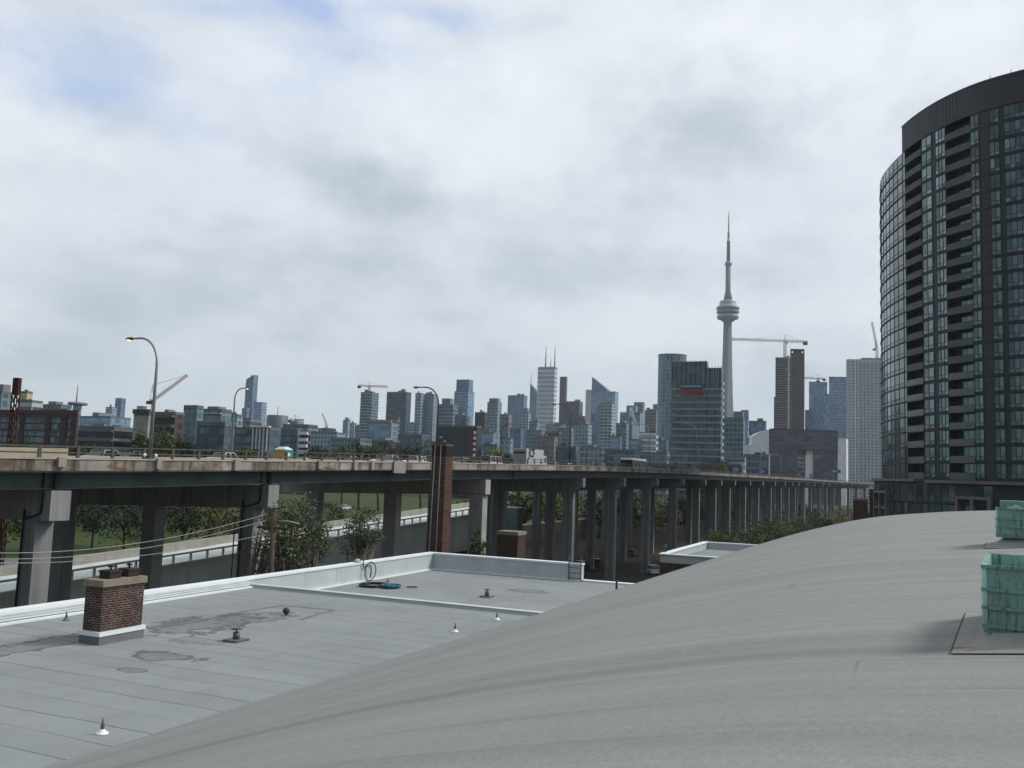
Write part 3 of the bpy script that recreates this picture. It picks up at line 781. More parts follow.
for i in range(4):
    mb = MB(); mb.tube([W(UE - .1, vq - .42, ZL + .2 + i * .33), W(UE - .1, vq + .42, ZL + .2 + i * .33)], .02, 6); mb.build('rung', M_DKMETAL, t)
mb = MB(); p = onz(616.5, 590, ZL + .1); mb.tube([p - UP * .1, p + UP * .5], .07, 8); mb.lathe(p + UP * .5, [(.1, 0), (.1, .05), (.02, .08)], 10)
tag(mb.build('edge_post', M_DKMETAL), 'short dark post at the roof edge beside the vault', 'post')

# ------------------------------------------------------------------ second low building with white parapet
b2 = thing('low_brick_building', 'low red brick building with white parapet between the vault and the viaduct', 'building', W(98, 15, 0))
ZB = 10.0
mb = MB(); mb.prism([W(87, 21.3), W(87, -8), W(108.8, -8), W(108.8, 21.3)], 0, ZB - .85, 0, True); mb.build('wall', M_REDBRICK, b2)
mb = MB()
for (a, b_, c, d) in ((87, 87.4, -8, 21.3), (108.4, 108.8, -8, 21.3), (87.4, 108.4, 20.9, 21.3)): uvbox(mb, a, b_, c, d, ZB - .85, ZB - .12)
mb.build('parapet', M_GREYMETAL, b2)
mb = MB()
for (a, b_, c, d) in ((86.9, 87.5, -8, 21.4), (108.3, 108.9, -8, 21.4), (87.5, 108.3, 20.8, 21.4)): uvbox(mb, a, b_, c, d, ZB - .12, ZB)
mb.build('parapet_coping', M_WHITEMETAL, b2)
mb = MB(); roofquad(mb, 87.4, 108.4, -8, 20.9, ZB - .82); mb.build('flat_roof', M_MEMB, b2)
for du in (0, .7):
    mb = MB(); mb.tube([W(88.5 + du, 21.2, ZB - .5), W(88.5 + du, 21.2, ZB + .8)], .05, 6); mb.build('parapet_post', M_DKMETAL, b2)

# ------------------------------------------------------------------ tall brick chimney and brick stubs
M_STACKBRICK = brick('stack_brick', (0.11, 0.042, 0.033), (0.05, 0.024, 0.02), (0.16, 0.12, 0.10), 0.34, 0.115, 0.018, 0.55)
Yc = 68; tp = at(443, 446, Yc); bx, by = tp.x - .1, Yc
t = thing('brick_stack', 'tall square tapering red brick chimney stack with sooty top in front of the viaduct', 'chimney', (bx, by, 0))
mb = MB()
def tap(z): return 0.67 - 0.012 * (z - 10)
def ring(z, k=1.0):
    h = tap(z) * k; c = Vector((bx + (tp.x - bx) * z / tp.z, by, 0))
    return [c + A2 * (a * h) + B2 * (b_ * h) + UP * z for a, b_ in ((-1, 1), (-1, -1), (1, -1), (1, 1))]
zs = [0, 5, 10, 14, 17.3, tp.z]
for za, zb in zip(zs, zs[1:]):
    ra, rb = ring(za), ring(zb)
    for i in range(4):
        j = (i + 1) % 4; wd = (ra[j] - ra[i]).length
        mb.poly([ra[i], ra[j], rb[j], rb[i]], [(i * 3, za), (i * 3 + wd, za), (i * 3 + wd, zb), (i * 3, zb)])
mb.poly(ring(tp.z))
sk = mb.build('stack', M_STACKBRICK, t)
mb = MB(); mb.hexa(ring(tp.z - .75, 1.05) + ring(tp.z, 1.06)); mb.build('sooty_head', brick('sooty_brick', (.05, .026, .02), (.03, .02, .016), (.04, .03, .026), .34, .115, .018, .6), t)
mb = MB(); mb.hexa(ring(tp.z + .003, 1.08) + ring(tp.z + .14, 1.08)); mb.build('capstone', concrete('mossy_cap', (0.14, 0.125, 0.085), .3, 2), t)
for z in (9.5, 11.8, 14.2, 16.6):
    mb = MB(); mb.hexa(ring(z, 1.03) + ring(z + .12, 1.03)); mb.build('iron_band', M_DKMETAL, t)
for k in (-.62, .3):
    mb = MB(); mb.tube([ring(z, 1.05)[0].lerp(ring(z, 1.05)[1], .5 + k / 2 * .9) for z in (3, tp.z + .1)], .035, 6); mb.build('conductor_rod', plain('galvanised', (.3, .31, .31), .5), t)

def brick_block(px0, px1, ytop, Y, label, capc):
    pa, pb = at(px0, ytop, Y), at(px1, ytop, Y)
    hw = (pb.x - pa.x) / 2; c = (pa + pb) / 2
    t = thing('brick_block', label, 'brick structure', (c.x, c.y, 0))
    mb = MB(); mb.prism([c + A2 * (a * hw * .75) + B2 * (b_ * hw * .78) for a, b_ in ((-1, 1), (-1, -1), (1, -1), (1, 1))], 0, c.z - .35); mb.build('wall', M_REDBRICK, t)
    mb = MB(); mb.box(c, A2, B2, hw * .79, hw * .82, c.z - .348, c.z); mb.build('capstone', capc, t, .03)
brick_block(498, 526, 531, 88, 'squat red brick block with concrete top under the viaduct', M_CAPST)
brick_block(852, 869, 498, 150, 'small square red brick stair tower by the dark condominium tower', M_CAPST)
# ------------------------------------------------------------------ elevated expressway
PIERS = [(-260, 37.5), (-95, 42.5), (69, 48.1), (279, 64.4), (488, 97), (584, 126.6), (625, 145.5), (658, 165.3), (684, 185), (706, 206), (722, 226), (735.6, 246), (750.7, 267),
         (763.6, 288), (775.7, 308), (785.5, 328), (793, 348), (799.5, 368), (808, 390), (815, 412), (823.5, 434), (830, 456), (837, 480), (844, 506), (852, 535), (860, 570), (868, 610), (878, 665)]
ZBOT = [(37, 16.35), (46, 16.5), (71, 17.1), (86, 17.45), (113, 17.95), (133, 18.25), (182, 18.65), (255, 18.95), (380, 19.4), (620, 19.7)]
EDGE = []
for px, Y in PIERS:
    p = at(px, 476, Y); EDGE.append(Vector((p.x, Y, 0)))
# smooth the plan so that the deck edge is a fair curve
PATH = catmull(EDGE, 5)
for _ in range(14):
    PATH = [PATH[0]] + [(PATH[i - 1] + PATH[i] * 2 + PATH[i + 1]) / 4 for i in range(1, len(PATH) - 1)] + [PATH[-1]]
CUM = [0.0]
for a, b_ in zip(PATH, PATH[1:]): CUM.append(CUM[-1] + (b_ - a).length)
def path(s, off=0.0):
    s = max(0, min(CUM[-1] - 1e-3, s))
    lo, hi = 0, len(CUM) - 1
    while hi - lo > 1:
        m = (lo + hi) // 2
        if CUM[m] <= s: lo = m
        else: hi = m
    t = (s - CUM[lo]) / (CUM[hi] - CUM[lo])
    p = PATH[lo].lerp(PATH[hi], t)
    a, b_ = PATH[max(lo - 1, 0)], PATH[min(hi + 1, len(PATH) - 1)]
    d = (b_ - a).normalized(); nrm = Vector((-d.y, d.x, 0))
    q = p + nrm * off; q.z = lerp_table(ZBOT, p.y) - 0.03 * max(0, off)
    return q, d, nrm
def s_of(px, off=0.0, py=470):
    lo, hi = 0.0, CUM[-1]
    for _ in range(40):
        m = (lo + hi) / 2
        q = path(m, off)[0]; q.z = at(px, py, max(q.y, 1)).z
        if px_of(q) < px: lo = m
        else: hi = m
    return (lo + hi) / 2
SS = []
s_ = 0.0
while s_ < CUM[-1]: SS.append(s_); s_ += 4.0 if s_ < 160 else 8.0
DW = 27.0
CF = 0.03      # the carriageway falls away from the near edge
M_FASCIA = None
def mat_fascia():
    b = NB('stained_fascia'); v = b.coord('UV')
    n1 = b.noise(b.mapping(v, (0.22, 0.6, 1)), 1.0, 5, 0.6); n2 = b.noise(b.mapping(v, (1.6, 0.25, 1)), 1.0, 6, 0.65); n3 = b.noise(b.mapping(v, (0.5, 1.8, 1)), 1.0, 4, 0.6)
    c = b.ramp(n1, [(0.38, (0.15, 0.13, 0.105)), (0.52, (0.27, 0.245, 0.20)), (0.62, (0.42, 0.40, 0.36))])
    c = b.mix(b.ramp(n2, [(0.48, 0.0), (0.62, 0.85)]), c, (0.05, 0.042, 0.036))
    c = b.mix(b.ramp(n3, [(0.54, 0.0), (0.64, 0.75)]), c, (0.16, 0.065, 0.03))
    t = b.n('ShaderNodeTexBrick'); b.l(v, t.inputs['Vector'])      # pale repair patches
    t.inputs['Brick Width'].default_value = 1.7; t.inputs['Row Height'].default_value = 0.9; t.inputs['Scale'].default_value = 1; t.inputs['Mortar Size'].default_value = 0.015
    t.inputs['Color1'].default_value = (0, 0, 0, 1); t.inputs['Color2'].default_value = (1, 1, 1, 1); t.inputs['Mortar'].default_value = (0, 0, 0, 1)
    c = b.mix(b.ramp(t.outputs['Color'], [(0.72, 0.0), (0.78, 0.55)]), c, (0.38, 0.37, 0.335))
    return b.out(c, 0.9, 0.15)
M_FASCIA = mat_fascia()
M_ASPH = plain('road_asphalt', (0.10, 0.10, 0.098), 0.9, .2, 0, .2, .4)
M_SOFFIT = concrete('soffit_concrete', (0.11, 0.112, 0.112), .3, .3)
M_GIRD = plain('green_girder_paint', (0.068, 0.094, 0.09), 0.6, 0.3, 0, .3, .5)
M_BARR = concrete('barrier_concrete', (0.36, 0.325, 0.25), .25, .4)
M_RAIL = plain('brown_rail_steel', (0.10, 0.085, 0.075), .6, .3, 0, .3, 2)
ex = thing('elevated_expressway', 'long elevated concrete expressway deck on steel girders crossing the whole view', 'expressway', PATH[0])
def sweep(mb, offs, zs, mi=0, closed=False, s0=0, s1=1e9):
    """quads along the deck: profile points (offset, dz)"""
    pr = list(zip(offs, zs))
    use = [s for s in SS if s0 <= s <= s1]
    fr = [path(s) for s in use]
    for (sa, (pa, da, na)), (sb, (pb, db, nb_)) in zip(zip(use, fr), zip(use[1:], fr[1:])):
        rng = range(len(pr)) if closed else range(len(pr) - 1)
        for i in rng:
            (o0, z0), (o1, z1) = pr[i], pr[(i + 1) % len(pr)]
            L_ = abs(z1 - z0) + abs(o1 - o0)
            x0, x1 = z0 - CF * max(0, o0), z1 - CF * max(0, o1)
            mb.poly([pa + na * o0 + UP * x0, pb + nb_ * o0 + UP * x0, pb + nb_ * o1 + UP * x1, pa + na * o1 + UP * x1], [(sa, 0), (sb, 0), (sb, L_), (sa, L_)], mi)
    for (p, d, nn), flip in ((fr[0], False), (fr[-1], True)):
        if closed:
            q = [p + nn * o + UP * (z - CF * max(0, o)) for o, z in pr]
            mb.poly(q[::-1] if flip else q, None, mi)
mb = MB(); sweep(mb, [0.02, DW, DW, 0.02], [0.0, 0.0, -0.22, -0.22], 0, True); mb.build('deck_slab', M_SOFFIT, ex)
mb = MB(); sweep(mb, [DW - .4, 0.45], [0.13, 0.13]); road = mb.build('roadway', M_ASPH, ex)
M_PAINT = plain('lane_paint', (0.7, 0.7, 0.66), .7)
mb = MB()
for o in (1.6, 12.2, 14.6, 25.4):
    sweep(mb, [o + .08, o - .08], [0.135, 0.135])
mb.build('edge_line', M_PAINT, road)
mb = MB(); sweep(mb, [-0.02, -0.02, 0.30, 0.42], [-0.14, 0.46, 0.46, 0.0]); mb.build('parapet', M_FASCIA, ex)
mb = MB(); sweep(mb, [-0.07, -0.07, 0.34, 0.34], [0.465, 0.55, 0.55, 0.465], 0, True); mb.build('parapet_ledge', concrete('ledge_concrete', (.42, .40, .355), .25, .8), ex)
mb = MB(); sweep(mb, [13.1, 13.25, 13.55, 13.7], [0.13, 0.9, 0.9, 0.13]); mb.build('median_barrier', M_BARR, ex)
mb = MB(); sweep(mb, [DW - .45, DW - .3, DW + .02, DW + .02], [0.13, 0.95, 0.95, -0.2]); mb.build('far_barrier', M_BARR, ex)
s58 = s_of(57, DW, 449)
mb = MB(); sweep(mb, [DW - .5, DW - .5, DW + .05, DW + .05], [0.13, 1.75, 1.75, -0.2], 0, False, 0, s58 + 4); mb.build('high_barrier', concrete('tan_barrier', (.42, .37, .27), .2, .5), ex)
for o in (0.95, 5.6, 10.4, 15.2, 20.0, 24.8):
    mb = MB(); sweep(mb, [o - .2, o + .2, o + .2, o + .02, o + .02, o + .2, o + .2, o - .2, o - .2, o - .02, o - .02, o - .2],
                     [-1.12, -1.12, -1.08, -1.08, -.26, -.26, -.221, -.221, -.26, -.26, -1.08, -1.08], 0, True)
    mb.build('girder', M_GIRD, ex)
# hand rail with separate posts on the near parapet
mb = MB()
for z in (.78, 1.12): sweep(mb, [0.08, 0.20, 0.20, 0.08], [z, z, z + .075, z + .075], 0, True)
mb.build('guard_rail', M_RAIL, ex)
sp, k = s_of(41, 0, 452), 0
posts = []
while sp > 4: sp -= 2.2
while sp < CUM[-1] - 2: posts.append(sp); sp += 2.2
vis = [x for x in posts if path(x)[0].y > 43]
def postmb(mb, x):
    p, d, nn = path(x); mb.box(p + nn * .14, d, nn, .09, .055, p.z + .551, p.z + 1.2)
for x in vis[:96]:
    mb = MB(); postmb(mb, x); mb.build('rail_post', M_RAIL, ex)
mb = MB()
for x in vis[96:]: postmb(mb, x)
tag(mb.build('rail_post', M_RAIL, ex), kind='stuff')
# pilasters and drain boxes on the fascia
for px, wd, hh in ((60, .45, .5), (157, .35, .6), (235, .5, .7), (318, .4, .6), (354, .5, .7), (371, .5, .7), (398, 2.0, 1.0)):
    p, d, nn = path(s_of(px, 0, 466)); mb = MB(); mb.box(p - nn * .12, d, nn, wd / 2, .1, p.z + .56 - hh, p.z + .57); mb.build('fascia_block', concrete('fascia_patch', (.33, .315, .28), .35, .8), ex)
for px in (55, 268, 512, 706):
    p, d, nn = path(s_of(px, .9, 482), 0.73); mb = MB(); mb.box(p, d, nn, .14, .06, p.z - 1.1, p.z - .25); mb.build('stiffener', M_BLACK, ex)

M_CONCB = concrete('pale_pier_concrete', (0.39, 0.395, 0.385), 0.45, 0.5)
def pier(s, style, label, cat='viaduct pier'):
    p, d, nn = path(s)
    zt = p.z - 1.2
    t = thing('viaduct_pier', label, cat, (p.x + nn.x * 13, p.y + nn.y * 13, 0), 'concrete piers carrying the expressway')
    m = M_CONCB if style == 'pale' else M_CONC
    mb = MB()
    o0, o1 = 0.25, DW - 0.25
    hl = {'big': .58, 'pale': .62}.get(style, .55)
    if style in ('big', 'pale'):
        prof = [(o0, zt), (o0, zt - 1.6), (o1, zt - 1.6), (o1, zt)]
    else:
        prof = [(o0, zt), (o0, zt - 1.25), (2.0, zt - 1.95), (o1 - 1.8, zt - 1.95), (o1, zt - 1.25), (o1, zt)]
    P0 = Vector((p.x, p.y, 0))
    fa = [P0 + nn * o + UP * (z - CF * o) - d * hl for o, z in prof]; fb_ = [P0 + nn * o + UP * (z - CF * o) + d * hl for o, z in prof]
    mb.poly(fa[::-1]); mb.poly(fb_)
    for i in range(len(prof)):
        j = (i + 1) % len(prof); mb.poly([fa[i], fa[j], fb_[j], fb_[i]])
    mb.build('cap_beam', m, t)
    if style == 'pale':
        mb = MB(); mb.box(P0 + nn * 2.2, d, nn, hl + .02, 2.0, zt - 1.62, zt - 1.56); mb.build('joint', M_SOFFIT, t)
    hx, hy = (.52, .62) if style == 'big' else ((.6, .8) if style == 'pale' else (.5, .75))
    cols = (2.1, 11.2, 20.4) if style == 'big' else ((1.35, 12.0, 22.5) if style == 'pale' else (2.45, 13.0, 24.0))
    zb = zt - (1.601 if style in ('big', 'pale') else 1.951)
    for o in cols:
        mb = MB(); c = P0 + nn * o
        if style == 'far':      # two ribs and a recessed web
            zo = zb - CF * o - .001; mb.box(c - nn * (hy - .28), d, nn, hx, .28, -.5, zo); mb.box(c + nn * (hy - .28), d, nn, hx, .28, -.5, zo); mb.box(c, d, nn, hx - .13, hy - .28, -.5, zo)
        else: mb.box(c, d, nn, hx, hy, -.5, zb - CF * o)
        mb.build('column', m, t)
    if style == 'big':
        q = P0 - d * (hl + .07); zc = zt - CF * 2
        mb = MB(); mb.tube(catmull([q + nn * .9 + UP * (p.z - .3), q + nn * .9 + UP * (zc - .9), q + nn * 1.3 + UP * (zc - 1.3), q + nn * 2.2 + UP * (zc - 1.55), q + nn * 2.4 + UP * (zc - 2.2), q + nn * 2.4 + UP * .1], 5), .06, 6); mb.build('drain_pipe', M_BLACK, t)
    for o in (0.95, 5.6, 10.4, 15.2, 20.0, 24.8):
        mb = MB(); mb.box(P0 + nn * o, d, nn, .3, .28, zt - CF * o - .01, zt - CF * o + .08); mb.build('bearing_pad', M_BLACK, t)
    return t
nth = ['first', 'second', 'third', 'fourth', 'fifth', 'sixth', 'seventh', 'eighth', 'ninth', 'tenth', 'eleventh', 'twelfth', 'thirteenth', 'fourteenth', 'fifteenth', 'sixteenth', 'seventeenth', 'eighteenth', 'nineteenth', 'twentieth', 'twenty-first', 'twenty-second', 'twenty-third', 'twenty-fourth', 'twenty-fifth', 'twenty-sixth']
kk = 0
for i, (px, Y) in enumerate(PIERS[1:-1]):
    st = 'big' if i < 3 else ('pale' if i == 3 else 'far')
    if px < 0: continue
    if px in (69, 279): pass
    lab = {69: 'square concrete pier with pale end face, nearest of the viaduct at the left', 279: 'square concrete pier with pale end face behind the utility pole',
           488: 'newly patched pale grey pier right of the tall brick stack', 584: 'ribbed grey pier with tapered cap, nearest behind the roof ladder',
           625: 'ribbed grey pier just beyond the end of the white parapet', 658: 'ribbed grey pier beside the parked white car'}.get(px)
    if not lab:
        kk += 1; lab = '%s ribbed pier of the viaduct counted beyond the parked white car' % nth[kk - 1]
    pier(s_of(px - {69: 8, 279: 5}.get(px, 0), 0.25, 490 if px > 100 else 500), st, lab)

# ------------------------------------------------------------------ street lamps
M_GALV = plain('galvanised_pole', (0.33, 0.34, 0.34), .45, .4, .3)
M_DARKPOLE = plain('dark_pole', (0.06, 0.065, 0.07), .5, .4)
M_LAMPLIT = glow('sodium_lens', (1.0, 0.62, 0.22), 2.2); M_LENS = plain('lamp_lens', (.35, .33, .28), .3)
def lamp(px, off, ytop, arm, label, pole=None, lit=False, py=462, red=False, far=False):
    pole = pole or M_GALV
    p, d, nn = path(s_of(px, off, py), off)
    z0 = p.z + .56 if off < 1 else p.z + .9
    zt = at(px, ytop, p.y).z
    dirn = nn * (1 if arm > 0 else -1); L_ = abs(arm); R_ = min(1.5, L_ * .75)
    t = thing('street_lamp', label, 'street lamp', (p.x, p.y, z0), 'curved arm lamps on the expressway')
    ptl = [p + UP * (z0 - p.z), p + UP * (zt - R_ * 1.1 - p.z)]
    arc = [p + UP * (zt - R_ * 1.1 - p.z + R_ * 1.1 * math.sin(a)) + dirn * (R_ * (1 - math.cos(a))) for a in [PI / 2 * i / 8 for i in range(1, 9)]]
    pts = ptl + arc + [arc[-1] + dirn * max(.05, L_ - R_)]
    mb = MB(); k = 1.0 if not far else .9
    mb.tube(pts, [.12 * k, .085 * k] + [.07 * k] * (len(pts) - 3) + [.05 * k], 8); mb.build('pole', pole, t)
    h = pts[-1] + dirn * .2
    mb = MB(); b0 = len(mb.v); mb.ball(h, .16, .36, .1, 10)
    ang = math.atan2(dirn.y, dirn.x) - PI / 2
    for i in range(b0, len(mb.v)):
        q = mb.v[i] - h; mb.v[i] = h + Vector((q.x * math.cos(ang) - q.y * math.sin(ang), q.x * math.sin(ang) + q.y * math.cos(ang), q.z))
    hd = mb.build('lamp_head', M_RAIL if not far else pole, t)
    mb = MB(); mb.ball(h + dirn * .06 - UP * .07, .13, .13, .09, 10); mb.build('lens', M_LAMPLIT if lit else M_LENS, hd)
    mb = MB(); mb.box(p, d, nn, .2, .16, z0 - .02, z0 + .12); mb.build('base_plate', M_RAIL, t)
    if off < 1:
        for s2 in (-.42, .42):
            mb = MB(); mb.ball(p + d * s2 + UP * (z0 - p.z + .2), .12, .12, .12, 8); mb.build('conduit_cap', M_WHITEMETAL, t)
lamp(150, 0.1, 337, 2.2, 'tall grey lamp with lit amber head curving left, in front of the red crane', None, True, 456)
lamp(231, DW - .2, 388, -1.4, 'grey lamp curving right before the slanted blue tower', None, True, 456)
lamp(436, 0.1, 387, 2.3, 'dark lamp curving left above the tall brick stack', M_DARKPOLE, False, 460)
lamp(500.5, DW - .2, 424, -1.8, 'thin dark lamp curving right before the box truck', M_DARKPOLE, False, 462, far=True)
lamp(569.5, 0.1, 404, 2.2, 'dark pole lamp right of the box truck, near edge of the deck', M_DARKPOLE, False, 464, far=True)
lamp(649, 0.1, 424, 2.2, 'pale lamp beside the white roofed coach', M_GALV, False, 470, far=True)
lamp(696, 0.1, 424, 2.2, 'thin lamp before the office block with the blue and red banner', M_GALV, False, 472, far=True)
lamp(760.4, 0.1, 446, 2.6, 'thin lamp curving left before the white sail roof', M_GALV, False, 476, far=True)
lamp(781, 0.1, 455, 2.2, 'thin lamp before the dark office building with portal', M_GALV, False, 478, far=True)
lamp(806, DW - .2, 452, -2.2, 'distant thin lamp before the white mural panel', M_GALV, False, 478, far=True)

# ------------------------------------------------------------------ portable toilet, road signs, traffic
p, d, nn = path(s_of(283.5, DW - 2.2, 456), DW - 2.2); zr = p.z + .14
t = thing('portable_toilet', 'yellow and teal portable toilet with white roof standing on the expressway', 'portable toilet', (p.x, p.y, zr))
M_YEL = plain('yellow_plastic', (0.55, 0.36, 0.03), .45, .4, 0, .08); M_TEAL = plain('teal_plastic', (0.02, 0.30, 0.32), .45, .4, 0, .08)
hw = .72
mb = MB(); mb.box(p, d, nn, hw, hw, zr, zr + 2.05); mb.build('cabin', M_YEL, t, .03)
mb = MB(); q = p - nn * (hw + .02); mb.box(q, d, nn, hw - .02, .018, zr + .05, zr + 2.04); dr = mb.build('door', M_TEAL, t)
mb = MB(); q = p - d * (hw + .02) - nn * .15; mb.box(q, nn, d, .16, .016, zr + .2, zr + 1.1); mb.build('vent_panel', M_BLACK, t)
mb = MB(); q = p - nn * (hw + .045); mb.box(q, d, nn, .2, .008, zr + 1.25, zr + 1.7); mb.build('notice', M_WHITEMETAL, dr)
mb = MB(); b4 = [p + d * a * (hw + .05) + nn * b_ * (hw + .05) for a, b_ in ((-1, -1), (1, -1), (1, 1), (-1, 1))]
if (b4[1] - b4[0]).cross(b4[2] - b4[0]).z < 0: b4 = b4[::-1]
def setz(v, z): return Vector((v.x, v.y, z))
mb.hexa([setz(v, zr + 2.052) for v in b4] + [setz(p.lerp(v, .45), zr + 2.38) for v in b4]); mb.build('roof', plain('white_plastic', (.62, .66, .68), .5), t, .03)

M_BLUE = plain('blue_sign', (0.015, 0.06, 0.22), .4, .4); M_SIGNW = plain('sign_white', (.7, .7, .7), .5); M_GREENS = plain('green_sign', (0.01, .12, .08), .4)
def road_sign(px, ytop, ybot, wpx, off, label, m=None):
    p, d, nn = path(s_of(px, off, 476), off); zr = p.z
    z1, z0 = at(px, ytop, p.y).z, at(px, ybot, p.y).z; hw = wpx / 900 * p.y / 2 / max(.3, abs(nn.x))
    t = thing('road_sign', label, 'road sign', (p.x, p.y, zr), 'road signs on the expressway')
    for s2 in (-.6, .6):
        mb = MB(); mb.tube([p + nn * s2 * hw + UP * .1, p + nn * s2 * hw + UP * (z1 - zr)], .07, 6); mb.build('post', M_GALV, t)
    mb = MB(); mb.box(p - d * .15, nn, d, hw, .04, z0, z1); pn = mb.build('panel', m or M_BLUE, t)
    for k, (a, b_) in enumerate(((.72, .5), (.5, .75), (.28, .6))):
        mb = MB(); z = z0 + (z1 - z0) * a
        x = -hw * .8
        i = 0
        while x < -hw * .8 + hw * 1.6 * b_:
            wd = hw * (.10 + .06 * ((i * 7) % 3)); mb.box(p - d * .2 + nn * -(x + wd / 2), nn, d, wd / 2, .006, z - (z1 - z0) * .05, z + (z1 - z0) * .05); x += wd * 1.35; i += 1
        mb.build('legend', M_SIGNW, pn)
road_sign(737, 466.5, 472, 9, 20, 'blue road sign on the deck before the teal office tower')
road_sign(763, 468, 474.5, 8, 22, 'blue road sign under the white sail roof')
road_sign(800, 472, 476, 7, 22, 'blue road sign left of the white mural panel')
road_sign(813, 474, 478, 6, 6, 'blue road sign on the deck right of the white mural panel')
road_sign(836, 469.5, 473, 8, 22, 'green road sign at the white end wall', M_GREENS)

M_GLASS = plain('car_glass', (0.02, 0.025, 0.03), .12, .6, .2); M_TYRE = plain('tyre', (0.012, 0.012, 0.012), .8)
M_HEAD = plain('headlight_glass', (.55, .57, .6), .15, .6); M_TAIL = plain('tail_light', (.28, .01, .01), .3)
def ext(mb, prof, c, d, nn, hw, z, taper=1.0, mi=0):
    """side profile (x along d, z) extruded across nn"""
    a = [c + d * x + nn * (-hw * (taper if zz > .9 else 1)) + UP * (z + zz - c.z) for x, zz in prof]
    b_ = [c + d * x + nn * (hw * (taper if zz > .9 else 1)) + UP * (z + zz - c.z) for x, zz in prof]
    mb.poly(a, None, mi); mb.poly(b_[::-1], None, mi)
    n_ = len(prof)
    for i in range(n_):
        j = (i + 1) % n_; mb.poly([a[j], a[i], b_[i], b_[j]], None, mi)
def car(p, d, z, kind, color, label, group='vehicles on the expressway'):
    nn = Vector((-d.y, d.x, 0)); p = Vector((p.x, p.y, 0))
    t = thing({'van': 'white_van'}.get(kind, 'car') if False else ('van' if kind == 'van' else 'car'), label, 'van' if kind == 'van' else 'car', (p.x, p.y, z), group)
    m = plain('paint_%02d%02d%02d' % tuple(int(x * 99) for x in color), color, .25, .5, .1, .04)
    if kind == 'sedan':
        body = [(-2.2, .3), (2.2, .3), (2.25, .62), (2.1, .78), (1.0, .92), (-1.5, .95), (-2.2, .9)]; cab = [(1.0, .9), (.35, 1.38), (-.9, 1.42), (-1.75, .93)]; H = 1.42
    elif kind == 'suv':
        body = [(-2.25, .35), (2.25, .35), (2.3, .75), (2.15, .95), (1.1, 1.08), (-2.2, 1.1)]; cab = [(1.1, 1.06), (.5, 1.66), (-1.95, 1.7), (-2.25, 1.08)]; H = 1.7
    else:
        body = [(-2.6, .35), (2.6, .35), (2.65, .9), (2.3, 1.15), (-2.6, 1.2)]; cab = [(2.3, 1.13), (1.6, 2.0), (-2.5, 2.08), (-2.62, 1.18)]; H = 2.08
    mb = MB(); ext(mb, body, p, d, nn, .88, z); mb.build('body', m, t, .06)
    mb = MB(); ext(mb, cab, p, d, nn, .84, z, .84); mb.build('windows', M_GLASS, t, .03)
    xs = [q[0] for q in cab[1:3]]
    mb = MB(); mb.box(p + d * (xs[0] + xs[1]) / 2, d, nn, abs(xs[0] - xs[1]) / 2 + .05, .72, z + H - .03, z + H + .03); mb.build('roof', m, t, .02)
    for fx in cab[0][0] - .35, (xs[0] + xs[1]) / 2, cab[-1][0] + .35:
        for s2 in (-1, 1):
            mb = MB(); x2 = min(max(fx, xs[1] + .02), xs[0] - .02)
            mb.tube([p + d * fx + nn * s2 * .86 + UP * (z + body[-1][1] - .05), p + d * x2 + nn * s2 * .73 + UP * (z + H - .02)], .045, 5); mb.build('pillar', m, t)
    for x in (-1.4, 1.4):
        for s2 in (-1, 1):
            mb = MB(); c = p + d * x + nn * s2 * .8 + UP * (z + .33); mb.tube([c - nn * .11, c + nn * .11], .33, 14); wh = mb.build('wheel', M_TYRE, t)
            mb = MB(); mb.tube([c + nn * s2 * .112, c + nn * s2 * .13], .19, 10); mb.build('rim', M_GALV, wh)
    for s2 in (-1, 1):
        mb = MB(); mb.box(p + d * (body[1][0] + .02) + nn * s2 * .62, nn, d, .18, .04, z + .58, z + .74); mb.build('headlight', M_HEAD, t)
        mb = MB(); mb.box(p - d * (-body[0][0] + .015) + nn * s2 * .68, nn, d, .13, .03, z + .62, z + .82); mb.build('taillight', M_TAIL, t)
    return t
WHITE_, SILV, BLK, GRY, RED_, BLU = (.7, .71, .72), (.42, .44, .46), (.02, .02, .022), (.15, .16, .17), (.3, .02, .02), (.03, .06, .15)
TRAFFIC = [(101, 21.5, 'sedan', SILV, 'silver sedan on the deck left of the tall grey lamp', -1), (130, 22.5, 'sedan', GRY, 'grey sedan on the deck beside the tall grey lamp', -1),
           (222, 21.5, 'sedan', WHITE_, 'white sedan on the deck left of the portable toilet', -1), (333, 22, 'sedan', GRY, 'grey sedan right of the portable toilet', -1),
           (347, 22, 'sedan', SILV, 'silver sedan before the distant tree line', -1), (384, 21, 'suv', WHITE_, 'white sport utility car before the tree line', -1),
           (391, 17, 'sedan', SILV, 'silver sedan close behind the white sport utility car', 1), (414, 21.5, 'suv', WHITE_, 'white sport utility car left of the tall brick stack', -1),
           (459, 21, 'suv', WHITE_, 'white car just right of the tall brick stack', -1), (466, 17.5, 'sedan', BLK, 'black sedan right of the tall brick stack', 1),
           (477, 21.5, 'suv', GRY, 'grey sport utility car left of the white van', -1), (492, 19, 'van', WHITE_, 'white van following behind the box truck', 1),
           (553, 20, 'suv', WHITE_, 'white car ahead of the box truck', 1), (599, 20, 'van', WHITE_, 'white van between the box truck and the coach', -1),
           (625, 18, 'van', (.36, .34, .27), 'beige van just behind the coach', 1), (666, 20, 'sedan', SILV, 'silver sedan beyond the coach', 1), (684, 21, 'sedan', WHITE_, 'white sedan below the teal office tower', -1),
           (724, 20, 'suv', GRY, 'grey car left of the blue road sign', 1), (745, 21, 'sedan', WHITE_, 'white sedan between the two blue road signs', -1),
           (788, 20, 'sedan', WHITE_, 'white car before the dark office building portal', -1), (828, 20, 'sedan', WHITE_, 'white car at the far end of the deck', -1)]
